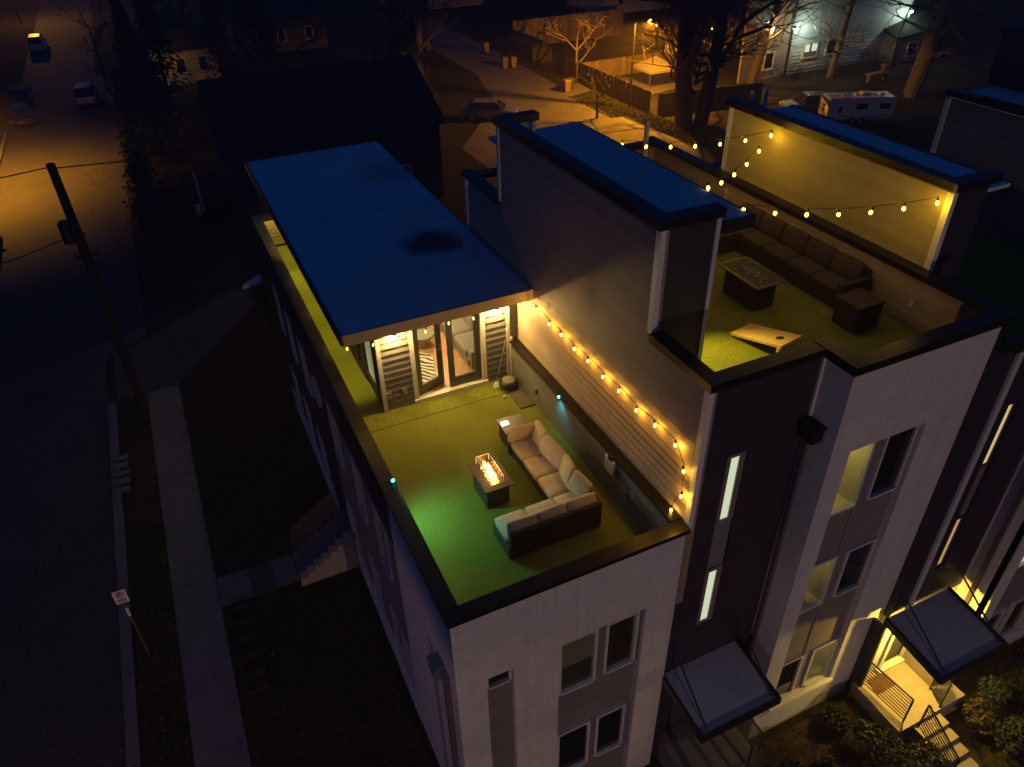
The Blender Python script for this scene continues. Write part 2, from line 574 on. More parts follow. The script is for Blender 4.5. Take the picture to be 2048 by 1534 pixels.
def window_y(parent, x0, x1, y, z0, z1, m='pane', fm='frame', fw=0.06, dep=0.06, label=None, blinds=False):
    """window facing -y: frame proud, pane as a sub-part"""
    mb = MB()
    mb.box(x0, x0 + fw, y - dep, y + 0.02, z0, z1).box(x1 - fw, x1, y - dep, y + 0.02, z0, z1)
    mb.box(x0 + fw, x1 - fw, y - dep, y + 0.02, z1 - fw, z1).box(x0 + fw, x1 - fw, y - dep - 0.03, y + 0.02, z0, z0 + fw)
    f = part('window', mb, fm, parent, label)
    part('pane', MB().box(x0 + fw, x1 - fw, y - 0.012, y + 0.012, z0 + fw, z1 - fw), m, f)
    if blinds:
        b = MB()
        z = z1 - fw - 0.05
        while z > z0 + (z1 - z0) * 0.42:
            b.box(x0 + fw, x1 - fw, y + 0.03, y + 0.05, z - 0.012, z + 0.012)
            z -= 0.045
        part('blind', b, 'plaster', f)
    return f

def window_x(parent, y0, y1, x, z0, z1, m='pane', fm='frame', fw=0.06, dep=0.06):
    mb = MB()
    mb.box(x - dep, x + 0.02, y0, y0 + fw, z0, z1).box(x - dep, x + 0.02, y1 - fw, y1, z0, z1)
    mb.box(x - dep, x + 0.02, y0 + fw, y1 - fw, z1 - fw, z1).box(x - dep - 0.03, x + 0.02, y0 + fw, y1 - fw, z0, z0 + fw)
    f = part('window', mb, fm, parent)
    part('pane', MB().box(x - 0.012, x + 0.012, y0 + fw, y1 - fw, z0 + fw, z1 - fw), m, f)
    return f

def planks_y(parent, x0, x1, y, z0, z1, h, m, t=0.03):
    """lap siding facing -y; one object per board, bottom edge proud"""
    k = 0
    z = z0
    src = None
    while z < z1 - 0.02:
        zt = min(z + h, z1)
        mb = MB().hexa([(x0, y - t, z), (x1, y - t, z), (x1, y, z), (x0, y, z)], [(x0, y - 0.006, zt), (x1, y - 0.006, zt), (x1, y, zt), (x0, y, zt)])
        part('siding_plank', mb, m, parent)
        z = zt
def planks_x(parent, y0, y1, x, z0, z1, h, m, t=0.03, sgn=-1, y1f=None, y0f=None):
    """lap siding facing -x (sgn -1) or +x"""
    z = z0
    while z < z1 - 0.02:
        zt = min(z + h, z1)
        b = y1f(z) if y1f else y1
        a = y0f(z) if y0f else y0
        lo = [(x + sgn * t, a, z), (x, a, z), (x, b, z), (x + sgn * t, b, z)]
        hi = [(x + sgn * 0.006, a, zt), (x, a, zt), (x, b, zt), (x + sgn * 0.006, b, zt)]
        if sgn > 0: lo.reverse(); hi.reverse()
        part('siding_plank', MB().hexa(lo, hi), m, parent)
        z = zt

GZ = -7.0
# ------------------------------------------------------------------ the setting
struct('ground', MB().box(-150, 260, -60, 260, GZ - 0.5, GZ - 0.012), 'ground')
struct('road', MB().prism([(-11.0, -59), (-4.75, -59), (-4.75, 33.0), (-3.0, 34.5), (-2.75, 88), (-4.2, 92), (-4.2, 250), (-11.0, 250)], GZ - 0.1, GZ - 0.004), 'asphalt')
struct('kerb', MB().box(-4.75, -4.45, -59, 29.4, GZ - 0.1, GZ + 0.08), 'concrete')
sw = MB()
y = -20.0
while y < 29:
    sw.box(-3.25, -2.0, y, y + 1.49, GZ - 0.1, GZ + 0.03)
    y += 1.5
struct('sidewalk', sw, 'concrete')
bk = struct('back_road', MB().prism([(20.0, 30), (34.3, 49), (33.7, 58), (34.6, 66), (36.5, 110), (29.5, 110), (29.6, 72), (27.2, 62), (20.0, 52)], GZ - 0.1, GZ - 0.004), 'oldroad')
struct('driveway', MB().prism([(33.5, 63.4), (33.55, 60.3), (36.3, 61.3), (36.6, 64.3)], GZ - 0.1, GZ + 0.01), 'concrete')
struct('back_path', MB().prism([(32.9, 40), (35.2, 44), (34.6, 49.6), (34.4, 53), (33.9, 53)], GZ - 0.1, GZ + 0.012), 'concrete')
struct('yard_slab', MB().prism([(38.2, 57.0), (45.0, 58.5), (46.0, 63.5), (38.4, 63.5)], GZ - 0.1, GZ + 0.01), 'concrete')
struct('planting_bed', MB().prism([(8.95, 6.6), (12.4, 6.6), (12.4, 2.0), (15.2, 2.0), (30, 2.0), (30, -10), (8.95, -10)], GZ - 0.2, GZ + 0.15), 'mulch')
struct('side_path', MB().prism([(-4.4, 29.6), (-2.0, 29.6), (2.1, 35.2), (2.1, 37.6), (-4.4, 33.2)], GZ - 0.1, GZ + 0.02), 'asphalt')
wk = MB().box(-1.98, -1.05, 16.85, 18.0, GZ - 0.1, GZ + 0.02).box(-0.35, 0.33, 16.85, 18.0, GZ - 0.1, GZ + 0.02)
struct('garden_walk', wk, 'concrete')
struct('garden_walk_step', MB().box(-1.045, -0.355, 16.85, 18.0, GZ - 0.1, GZ + 0.012), 'asphalt')
isl = MB().box(-14.5, -11.25, 60, 73.2, GZ - 0.1, GZ + 0.12)
struct('kerb_island', isl, 'ground')
struct('island_kerb', MB().box(-11.248, -11.0, 60, 73.4, GZ - 0.1, GZ + 0.14).box(-14.5, -11.248, 73.2, 73.4, GZ - 0.1, GZ + 0.14), 'concrete')

# ------------------------------------------------------------------ townhouse nearest the camera (unit 1)
X0, X1, Y0, Y1 = 2.15, 6.75, 7.42, 25.6
u1 = thing('townhouse', 'white brick end townhouse with a turf roof deck, party lights and lit glass doors', 'townhouse', (4.4, 14.0, GZ))
# front wall with recesses
fh = [(2.72, 3.25, -7.0, -0.84), (4.18, 6.06, -7.0, -0.74)]
part('front_wall', wall_holes('y', Y0, 0.2, X0, X1, GZ, 0.98, fh), 'white_brick', u1)
part('recess_panel', MB().box(2.72, 3.25, Y0 + 0.16, Y0 + 0.2, GZ, -1.28), 'panel', u1)
window_y(u1, 2.73, 3.24, Y0 + 0.14, -1.28, -0.86, fw=0.05)
part('recess_panel', wall_holes('y', Y0 + 0.15, 0.05, 4.18, 6.06, -6.9, -0.74, [(4.27, 5.01, -2.45, -0.91), (5.29, 5.93, -2.4, -0.91)]), 'panel', u1)
window_y(u1, 4.22, 5.06, Y0 + 0.13, -2.5, -0.86, m='glass', blinds=True)
window_y(u1, 5.24, 5.98, Y0 + 0.13, -2.45, -0.86, m='glass')
rm = part('lit_room', MB().box(3.9, 6.3, 9.0, 9.05, -2.7, -0.6).box(3.85, 3.9, Y0 + 0.21, 9.0, -2.7, -0.6).box(6.3, 6.35, Y0 + 0.21, 9.0, -2.7, -0.6).box(3.9, 6.3, Y0 + 0.21, 9.0, -0.6, -0.55).box(3.9, 6.3, Y0 + 0.21, 9.0, -2.75, -2.7), 'panel', u1)
lamp('room_lamp', (4.5, 8.4, -0.9), 3.0, (1.0, 0.7, 0.3), 0.08, u1)
window_y(u1, 4.22, 5.02, Y0 + 0.13, -5.6, -3.97)
window_y(u1, 5.17, 5.9, Y0 + 0.13, -5.55, -3.97)
# left wall: white end, dark band, grey panels, white base
lh = [(8.70, 8.97, -6.6, -1.1)]
part('side_wall', wall_holes('x', X0, 0.2, Y0 + 0.2, 10.85, GZ, 0.98, lh), 'white_brick', u1)
part('recess_panel', MB().box(X0 + 0.14, X0 + 0.19, 8.70, 8.97, -6.6, -1.1), 'panel', u1)
part('side_wall', MB().box(X0 - 0.02, X0 + 0.2, 10.85, Y1, GZ, -5.95), 'white_brick', u1, 'white base of the side wall')
part('dark_siding', MB().box(X0 + 0.02, X0 + 0.2, 10.85, Y1, -0.7, 0.98), 'navy', u1)
WY = [(11.62, 12.55), (13.65, 14.45), (15.9, 16.8), (19.6, 20.5), (21.6, 22.5), (23.6, 24.5)]
upper = [(a, b, -2.5, -0.8) for a, b in WY]
lower = [(a, b, -5.9, -4.28) for a, b in [(10.95, 11.45), (11.62, 12.55), (13.65, 14.45), (16.0, 16.8), (19.6, 20.5), (21.6, 22.5), (23.6, 24.5)]]
part('side_panel', wall_holes('x', X0 + 0.03, 0.17, 10.85, 17.2, -5.95, -0.7, upper[:3] + lower[:4]), 'panel', u1, 'grey panelled strip of the side wall')
part('side_panel', wall_holes('x', X0 + 0.03, 0.17, 17.2, Y1, -5.95, -0.7, upper[3:] + lower[4:]), 'navy', u1, 'dark strip of the side wall')
for a, b, z0, z1 in upper + lower:
    window_x(u1, a, b, X0 + 0.1, z0, z1, fw=0.07, dep=0.10)
rw = part('round_window', MB().disc((X0 - 0.0, 18.35, -1.45), 'x', 0.48, 0.06, 28, 0.43), 'frame', u1)
part('pane', MB().disc((X0 + 0.02, 18.35, -1.45), 'x', 0.43, 0.02, 28), 'pane', rw)
part('rear_wall', MB().box(X0 + 0.2, 6.8, Y1 - 0.2, Y1, GZ, 0.98), 'navy', u1)
part('scupper_box', MB().box(X0 - 0.22, X0 - 0.005, 8.0, 8.32, -1.15, -0.85).box(X0 - 0.12, X0 - 0.005, 7.82, 8.0, -1.05, -0.9).box(X0 - 0.24, X0, 7.98, 8.34, -0.85, -0.82), 'galv', u1)
part('downspout', MB().box(X0 - 0.1, X0 - 0.006, 7.8, 7.9, GZ, -0.93), 'spout', u1)
# parapets and caps
part('parapet_cap', MB().box(2.10, 6.80, 7.37, 7.67, 1.0, 1.1), 'cap', u1, 'front parapet cap')
part('parapet_cap', MB().box(2.10, 2.40, 7.672, 25.75, 1.0, 1.1), 'cap', u1, 'long side parapet cap')
part('parapet_cap', MB().box(2.402, 6.8, 25.45, 25.75, 1.0, 1.1), 'cap', u1, 'rear parapet cap')
part('parapet_inside', MB().box(X0 + 0.2, X0 + 0.24, Y0 + 0.2, Y1 - 0.24, 0, 0.99), 'slate', u1)
part('parapet_inside', MB().box(X0 + 0.2, X1 - 0.1, Y0 + 0.2, Y0 + 0.24, 0, 0.99), 'slate', u1)
planks_y(u1, 2.4, 3.25, Y1 - 0.2, 0.1, 0.98, 0.145, 'tan', 0.028)
part('parapet_cap', MB().box(6.57, 6.80, 7.672, 14.72, 1.06, 1.12), 'cap', u1, 'party wall cap')
part('party_parapet', MB().box(6.64, 6.82, 7.62, 14.68, 0, 1.06), 'tan', u1)
planks_x(u1, 7.67, 14.66, 6.638, 0.02, 1.05, 0.147, 'tan2', 0.022)
part('corner_trim', MB().box(6.585, 6.65, 14.57, 14.665, 0.0, 1.2), 'trim', u1)
part('floor_deck', MB().box(X0 + 0.2, 6.83, Y0 + 0.2, Y1 - 0.2, -0.3, -0.02), 'concrete', u1)
tf = part('artificial_turf', MB().box(2.38, 6.62, 7.64, 14.02, -0.02, 0.0), 'turf', u1, 'main sheet of green artificial turf')
part('artificial_turf', MB().box(2.38, 6.62, 14.03, 14.76, -0.02, 0.008), 'turf', u1, 'turf strip in front of the glass doors')
part('artificial_turf', MB().box(2.38, 3.24, 14.765, 25.4, -0.02, 0.0), 'turf', u1, 'narrow turf strip along the penthouse side')
part('entry_mat', MB().box(6.22, 6.6, 13.25, 14.5, 0.01, 0.03), 'turfmat', u1)
# penthouse
PX0, PX1, PY0, PY1, PZ = 3.22, 6.60, 14.68, 24.9, 2.62
planks_y(u1, 3.30, 4.0, PY0, 0.03, PZ, 0.172, 'slate', 0.05)
planks_y(u1, 5.94, 6.50, PY0, 0.03, PZ, 0.172, 'slate', 0.05)
part('penthouse_wall', MB().box(3.27, 4.03, PY0, PY0 + 0.16, 0, PZ).box(5.93, 6.82, PY0, PY0 + 0.16, 0, PZ).box(4.03, 5.93, PY0, PY0 + 0.16, 2.3, PZ), 'slate', u1)
part('corner_trim', MB().box(3.20, 3.30, PY0 - 0.075, PY0 + 0.03, 0, PZ), 'trim', u1)
part('corner_trim', MB().box(6.50, 6.585, PY0 - 0.075, PY0 + 0.03, 0, PZ), 'trim', u1)
part('door_trim', MB().box(4.0, 4.11, PY0 - 0.05, PY0 + 0.1, 0.0, 2.3).box(5.83, 5.94, PY0 - 0.05, PY0 + 0.1, 0.0, 2.3).box(4.11, 5.83, PY0 - 0.05, PY0 + 0.1, 2.2, 2.3), 'trim', u1)
part('door_sill', MB().box(3.99, 5.95, PY0 - 0.10, PY0 + 0.12, 0.0, 0.115), 'trim', u1)
# side wall of the penthouse: window bay then dark siding
part('penthouse_side', wall_holes('x', 3.22, 0.14, PY0 + 0.03, PY1, 0, PZ, [(15.0, 16.0, 0.32, 2.2)]), 'navy', u1)
planks_x(u1, 16.1, PY1, 3.22, 0.03, PZ, 0.172, 'navy', 0.035)
sf = part('side_window', MB().box(3.19, 3.3, 15.0, 15.09, 0.32, 2.2).box(3.19, 3.3, 15.91, 16.0, 0.32, 2.2).box(3.19, 3.3, 15.09, 15.91, 0.32, 0.41).box(3.19, 3.3, 15.09, 15.91, 2.11, 2.2), 'black', u1)
part('pane', MB().box(3.24, 3.25, 15.09, 15.91, 0.41, 2.11), 'litgreen', sf)
part('penthouse_back', MB().box(3.22, 6.83, PY1 - 0.14, PY1, 0, PZ), 'navy', u1)
part('wall_bracket', MB().box(3.1, 3.2, 16.3, 16.42, 0.9, 1.05).box(3.12, 3.16, 16.34, 16.38, 0.55, 0.9), 'black', u1)
rf = part('roof', MB().box(2.36, 6.82, 13.86, 26.0, 2.78, 2.85), 'roofblotch', u1)
part('fascia', MB().box(2.34, 6.90, 13.80, 13.86, 2.6, 2.87), 'fascia', rf)
part('fascia', MB().box(2.30, 2.36, 13.80, 26.0, 2.64, 2.87), 'cap', rf)
part('fascia', MB().box(2.30, 6.82, 26.0, 26.06, 2.6, 2.87), 'cap', rf)
part('soffit', MB().box(2.36, 6.82, 13.86, 26.0, PZ, 2.66), 'fascia', rf)
for k in range(1, 6):
    part('seam', MB().box(2.37, 6.81, 13.9 + k * 2.05, 13.98 + k * 2.05, 2.85, 2.858), 'seam', rf)
part('gutter_end', MB().box(6.90, 6.96, 13.74, 13.9, 2.55, 2.95), 'trim', rf)
for x_ in (3.66, 6.24):
    sc_ = part('wall_sconce', MB().disc((x_, 14.55, 2.2), 'z', 0.055, 0.14, 18).box(x_ - 0.03, x_ + 0.03, 14.55, 14.64, 2.17, 2.23), 'galv', u1)
    part('lens', MB().disc((x_, 14.55, 2.276), 'z', 0.05, 0.01, 18), 'downlight', sc_)
    part('lens', MB().disc((x_, 14.55, 2.124), 'z', 0.05, 0.01, 18), 'downlight', sc_)
    lamp('sconce_lamp', (x_, 14.54, 2.07), 125, (1.0, 0.66, 0.20), 0.04, u1)
    lamp('sconce_lamp', (x_, 14.54, 2.33), 6, (1.0, 0.66, 0.20), 0.03, u1)
for y_ in (16.3, 18.3, 20.3, 22.3, 24.3):
    sl_ = part('soffit_light', MB().disc((2.85, y_, 2.60), 'z', 0.09, 0.035, 20), 'downlight', u1)
    lamp('soffit_lamp', (2.85, y_, 2.56), 240, (1.0, 0.80, 0.12), 0.06, u1, 'SPOT', (0, 0, 0), R(54 if y_ < 24 else 125), 0.7)
# doors
def door_leaf(width, h, label):
    mb = MB()
    mb.box(0, 0.15, -0.025, 0.025, 0, h).box(width - 0.15, width, -0.025, 0.025, 0, h).box(0.15, width - 0.15, -0.025, 0.025, 0, 0.27).box(0.15, width - 0.15, -0.025, 0.025, h - 0.13, h)
    off = ORG[u1]
    d = bpy.data.objects.new('glass_door', mb.mesh('glass_door', 'dframe'))
    COL.objects.link(d)
    d.parent = u1
    d['label'] = label
    ORG[d] = Vector((0, 0, 0))
    part('pane', MB().box(0.15, width - 0.15, -0.008, 0.008, 0.27, h - 0.13), 'glass', d)
    hx = width - 0.07
    part('handle', MB().box(hx - 0.02, hx + 0.02, -0.06, -0.026, 0.98, 1.16).tube([(hx, -0.065, 1.08), (hx - 0.12, -0.075, 1.08)], 0.012), 'galv', d)
    return d
dl = door_leaf(0.84, 2.08, 'left glass door swung inward')
dl.location = Vector((4.12, 14.74, 0.118)) - ORG[u1]
dl.rotation_euler = (0, 0, R(20))
dr = door_leaf(0.86, 2.08, 'right glass door standing closed')
dr.location = Vector((5.825, 14.74, 0.118)) - ORG[u1]
dr.rotation_euler = (0, 0, R(180))
for x_, z_ in ((3.36, 0.46), (3.76, 0.46)):
    part('outlet_cover', MB().box(x_ - 0.06, x_ + 0.06, PY0 - 0.1, PY0 - 0.02, z_ - 0.08, z_ + 0.08).box(x_ - 0.09, x_ + 0.09, PY0 - 0.06, PY0 - 0.02, z_ + 0.08, z_ + 0.11), 'galv', u1)
for y_, z_ in ((13.2, 0.46), (9.15, 0.45)):
    part('outlet_cover', MB().box(6.57, 6.62, y_ - 0.04, y_ + 0.04, z_ - 0.07, z_ + 0.07), 'galv', u1)
part('vent_box', MB().box(4.4, 4.55, 7.70, 7.72, 0.88, 0.93), 'trim', u1)
# interior
part('interior_floor', MB().box(3.36, 6.6, PY0 + 0.06, 19.6, 0.02, 0.1), 'wood', u1)
part('interior_wall', MB().box(3.36, 6.6, 19.6, 19.7, 0.1, PZ).box(6.6, 6.7, PY0 + 0.16, 19.7, 0.1, PZ).box(3.361, 3.37, 16.0, 19.6, 0.1, PZ), 'wallint', u1)
part('interior_ceiling', MB().box(3.37, 6.6, PY0 + 0.16, 19.6, 2.55, 2.6), 'wallint', u1)
for x_, y_ in ((4.4, 16.2), (5.6, 17.8)):
    part('ceiling_light', MB().disc((x_, y_, 2.53), 'z', 0.12, 0.03, 18), 'downlight', u1)
    lamp('ceiling_lamp', (x_, y_, 2.45), 260, (1.0, 0.66, 0.30), 0.1, u1)

# furniture seen through the doors
s = thing('indoor_sofa', 'grey fabric sofa inside the lit room along its far right wall', 'sofa', (6.1, 16.5, 0.1))
part('base', MB().box(5.74, 6.55, 15.25, 18.2, 0.14, 0.36), 'couch', s, bevel=0.03)
for k in range(3):
    a = 15.45 + k * 0.92
    part('seat_cushion', MB().pillow(5.70, 6.35, a, a + 0.9, 0.34, 0.56, 0.02), 'couch', s, smooth=True)
    part('back_cushion', MB().pillow(6.28, 6.55, a, a + 0.9, 0.52, 0.95, 0.02), 'couch', s, smooth=True)
part('arm', MB().box(5.74, 6.55, 15.17, 15.44, 0.14, 0.66), 'couch', s, bevel=0.04)
part('arm', MB().box(5.74, 6.55, 18.22, 18.46, 0.14, 0.66), 'couch', s, bevel=0.04)
s = thing('zebra_rug', 'black and white zebra hide rug on the wood floor behind the open door', 'rug', (4.7, 16.2, 0.1))
zp = []
for k in range(40):
    a = 2 * math.pi * k / 40
    r_ = 1 + 0.12 * math.sin(3 * a + 0.5) + 0.07 * math.sin(7 * a)
    zp.append((4.48 + 0.48 * r_ * math.cos(a), 16.0 + 0.95 * r_ * math.sin(a)))
part('hide', MB().prism(zp, 0.1, 0.115), 'zebra', s)
s = thing('coffee_table', 'round white coffee table in the lit room on the zebra rug', 'table', (4.95, 16.75, 0.1))
part('top', MB().disc((5.02, 16.95, 0.45), 'z', 0.34, 0.04, 28), 'couch', s)
for k in range(3):
    a = 2.1 * k + 0.4
    part('leg', MB().tube([(5.02 + 0.26 * math.cos(a), 16.95 + 0.26 * math.sin(a), 0.117), (5.02 + 0.2 * math.cos(a), 16.95 + 0.2 * math.sin(a), 0.44)], 0.018), 'galv', s)
s = thing('cactus', 'tall green cactus inside the lit room behind the coffee table', 'cactus', (5.25, 17.5, 0.1))
part('pot', MB().lathe((5.25, 17.5, 0.1), [(0.12, 0), (0.16, 0.25), (0.15, 0.27)], 14), 'trim', s)
cb = MB().tube([(5.25, 17.5, 0.36), (5.25, 17.5, 0.9), (5.25, 17.5, 1.2), (5.25, 17.5, 1.28)], 0.085, 10, 0.07)
cb.tube([(5.25, 17.5, 0.7), (5.40, 17.5, 0.74), (5.43, 17.5, 0.95)], 0.05, 8)
part('stem', cb, 'cactus', s)

# ------------------------------------------------------------------ things on deck 1
g1 = thing('sectional_sofa', 'brown wicker corner sofa with beige cushions on the near turf deck', 'sofa', (5.0, 10.2, 0))
wk_m = M['wicker']
def ribbed_y(x0, x1, y, z0, z1, n, t=0.02):
    mb = MB()
    for i in range(n):
        a = x0 + (x1 - x0) * i / n
        mb.box(a + 0.006, a + (x1 - x0) / n - 0.006, y - t, y, z0, z1)
    return mb
for k, (a, b) in enumerate(((3.98, 4.63), (4.635, 5.275), (5.28, 5.96))):
    part('back_panel', MB().box(a, b, 9.03, 9.10, 0.03, 0.68), 'wicker', g1)
    part('weave', ribbed_y(a + 0.02, b - 0.02, 9.03, 0.06, 0.66, 18), 'wicker', g1.children[-1])
part('base', MB().box(3.98, 5.96, 9.10, 9.80, 0.04, 0.30), 'wicker', g1)
part('base', MB().box(5.28, 5.92, 9.80, 11.82, 0.04, 0.30), 'wicker', g1)
part('back_panel', MB().box(5.90, 5.97, 9.10, 11.82, 0.03, 0.66), 'wicker', g1)
part('arm_panel', MB().box(5.24, 5.97, 11.82, 11.89, 0.03, 0.60), 'wicker', g1)
part('arm_panel', MB().box(3.95, 3.979, 9.05, 9.80, 0.03, 0.32), 'wicker', g1)
for a, b, c, d in ((3.97, 4.615, 9.2, 9.82), (4.62, 5.265, 9.2, 9.82), (5.27, 5.86, 9.2, 9.82), (5.25, 5.80, 9.83, 10.46), (5.25, 5.80, 10.465, 11.12), (5.25, 5.80, 11.125, 11.80)):
    part('seat_cushion', MB().pillow(a, b, c, d, 0.29, 0.44, 0.015), 'cushion', g1, smooth=True)
for a, b, tz in ((3.97, 4.60, 2), (4.60, 5.22, -2), (5.23, 5.90, 2)):
    xf = Matrix.Rotation(R(tz), 4, 'Y') @ Matrix.Rotation(R(-14), 4, 'X')
    part('back_cushion', MB().pillow(a, b, 9.12, 9.22, 0.42, 0.84, 0.035, xf=xf), 'cushion', g1, smooth=True)
for a, b, rx_, ry_ in ((9.42, 9.90, 8, 20), (9.86, 10.50, -7, 18), (10.44, 11.16, 6, 15), (11.10, 11.74, -4, 12)):
    xf = Matrix.Rotation(R(rx_), 4, 'X') @ Matrix.Rotation(R(ry_), 4, 'Y') @ Matrix.Rotation(R(rx_ * 2), 4, 'Z')
    part('back_cushion', MB().pillow(5.75, 5.86, a, b, 0.42, 0.90, 0.045, xf=xf), 'cushion', g1, smooth=True)
xf = Matrix.Rotation(R(3), 4, 'Y') @ Matrix.Rotation(R(16), 4, 'X')
part('back_cushion', MB().pillow(5.20, 5.80, 11.68, 11.78, 0.42, 0.86, 0.04, xf=xf), 'cushion', g1, smooth=True)

f = thing('fire_pit_table', 'lit gas fire pit table with flames behind a glass guard beside the beige sofa', 'fire pit', (4.37, 10.85, 0))
part('base', MB().box(4.12, 4.62, 10.48, 11.22, 0.02, 0.58), 'wicker', f)
tp = MB().box(4.04, 4.68, 10.33, 10.50, 0.58, 0.62).box(4.04, 4.68, 11.22, 11.33, 0.58, 0.62).box(4.04, 4.23, 10.50, 11.22, 0.58, 0.62).box(4.49, 4.68, 10.50, 11.22, 0.58, 0.62)
part('top', tp, 'dtop', f, bevel=0.008)
part('burner_tray', MB().box(4.23, 4.49, 10.50, 11.22, 0.52, 0.57), 'black', f)
gm = MB()
for k in range(110):
    gm.ico((random.uniform(4.25, 4.47), random.uniform(10.53, 11.19), 0.58), random.uniform(0.012, 0.022), 1)
part('fire_glass', gm, 'ember', f, stuff=True)
gd = part('glass_guard', MB().box(4.215, 4.221, 10.48, 11.24, 0.62, 0.80).box(4.499, 4.505, 10.48, 11.24, 0.62, 0.80).box(4.221, 4.499, 10.48, 10.486, 0.62, 0.80).box(4.221, 4.499, 11.234, 11.24, 0.62, 0.80), 'glass', f)
part('edge', MB().tube([(4.215, 10.48, 0.80), (4.505, 10.48, 0.80), (4.505, 11.24, 0.80), (4.215, 11.24, 0.80), (4.215, 10.48, 0.80)], 0.007, 5), 'signw', gd)  # white edging stands in for the glow along the glass edges
for xx, yy in ((4.215, 10.48), (4.505, 10.48), (4.505, 11.24), (4.215, 11.24)):
    part('edge', MB().tube([(xx, yy, 0.62), (xx, yy, 0.80)], 0.007, 5), 'signw', gd)
for k in range(30):
    yy = 10.55 + k * 0.0215 + random.uniform(-0.01, 0.01)
    xx = 4.36 + random.uniform(-0.05, 0.05)
    h = random.uniform(0.05, 0.17)
    r_ = random.uniform(0.012, 0.024)
    part('flame', MB().lathe((xx, yy, 0.575), [(r_ * 0.5, 0), (r_, h * 0.25), (r_ * 0.7, h * 0.55), (r_ * 0.15, h)], 7), 'flame', f, smooth=True)
lamp('fire_lamp', (4.36, 10.85, 0.78), 30, (1.0, 0.42, 0.10), 0.12, f)

t = thing('side_table', 'low dark wicker side table at the far end of the beige sofa', 'table', (5.55, 12.15, 0))
part('base', MB().box(5.30, 5.82, 11.97, 12.50, 0.02, 0.46), 'wicker', t)
part('top', MB().box(5.25, 5.87, 11.93, 12.55, 0.46, 0.50), 'dtop', t, bevel=0.006)
c = thing('table_lantern', 'small glowing white lantern on the dark side table', 'lantern', (5.37, 12.33, 0.5))
part('glow', MB().box(5.29, 5.45, 12.27, 12.38, 0.505, 0.54), 'candle', c)
part('base', MB().box(5.28, 5.46, 12.26, 12.39, 0.50, 0.506), 'galv', c)

b = thing('utility_box', 'cream plastic box mounted under the party wall cap behind the sofa', 'box', (6.6, 9.75, 0.65))
part('body', MB().box(6.54, 6.615, 9.56, 9.94, 0.63, 1.03), 'cream', b, bevel=0.02)
part('clip', MB().box(6.52, 6.615, 9.66, 9.78, 1.0, 1.10), 'black', b)
part('lid', MB().box(6.53, 6.54, 9.60, 9.90, 0.67, 0.99), 'cream', b)
bg_ = thing('garden_bag', 'dark grey rounded bag lying on the turf in the corner by the doors', 'bag', (6.35, 14.25, 0.03))
part('bag', MB().ico((6.33, 14.2, 0.15), 0.24, 3, 0.6), 'black', bg_, smooth=True)
part('flap', MB().ico((6.33, 14.2, 0.21), 0.19, 3, 0.5), 'couch', bg_, smooth=True)
br = thing('broom', 'thin broom leaning in the corner next to the grey bag', 'broom', (6.1, 14.5, 0.0))
part('handle', MB().tube([(6.08, 14.40, 0.1), (6.46, 14.60, 1.15)], 0.011, 6), 'galv', br)
part('head', MB().hexa([(5.98, 14.32, 0.015), (6.16, 14.30, 0.015), (6.17, 14.38, 0.015), (5.99, 14.40, 0.015)], [(6.04, 14.36, 0.12), (6.12, 14.36, 0.12), (6.12, 14.40, 0.12), (6.04, 14.40, 0.12)]), 'signw', br)
bl = thing('ball', 'small pale ball on the turf in front of the grey bag', 'ball', (6.05, 13.9, 0.04))
part('ball_skin', MB().ico((6.05, 13.85, 0.05), 0.04, 2), 'signw', bl, smooth=True)
for nm, loc, lb, wt in (('solar_light', (2.36, 10.96, 1.13), 'teal deck light glowing on the long side parapet cap', 150), ('solar_light', (6.57, 11.98, 1.08), 'teal deck light glowing on the party wall cap', 16)):
    t = thing(nm, lb, 'deck light', loc, 'teal deck lights on the parapets')
    part('body', MB().box(loc[0] - 0.045, loc[0] + 0.045, loc[1] - 0.045, loc[1] + 0.045, loc[2] - 0.03, loc[2]), 'black', t)
    part('lens', MB().ico((loc[0], loc[1], loc[2] + 0.012), 0.035, 2), 'teal', t)
    if loc[0] < 3: lamp('teal_lamp', (loc[0] + 0.16, loc[1], loc[2] + 0.05), wt, (0.16, 0.75, 0.56), 0.03, t, 'SPOT', Vector((0.62, -0.62, -1.0)).to_track_quat('-Z', 'Y').to_euler(), R(140), 1.0)
    else: lamp('teal_lamp', (loc[0] - 0.12, loc[1], loc[2] - 0.03), wt, (0.02, 0.65, 0.85), 0.03, t, 'SPOT', Vector((0.35, -0.15, -1)).to_track_quat('-Z', 'Y').to_euler(), R(100), 1.0)

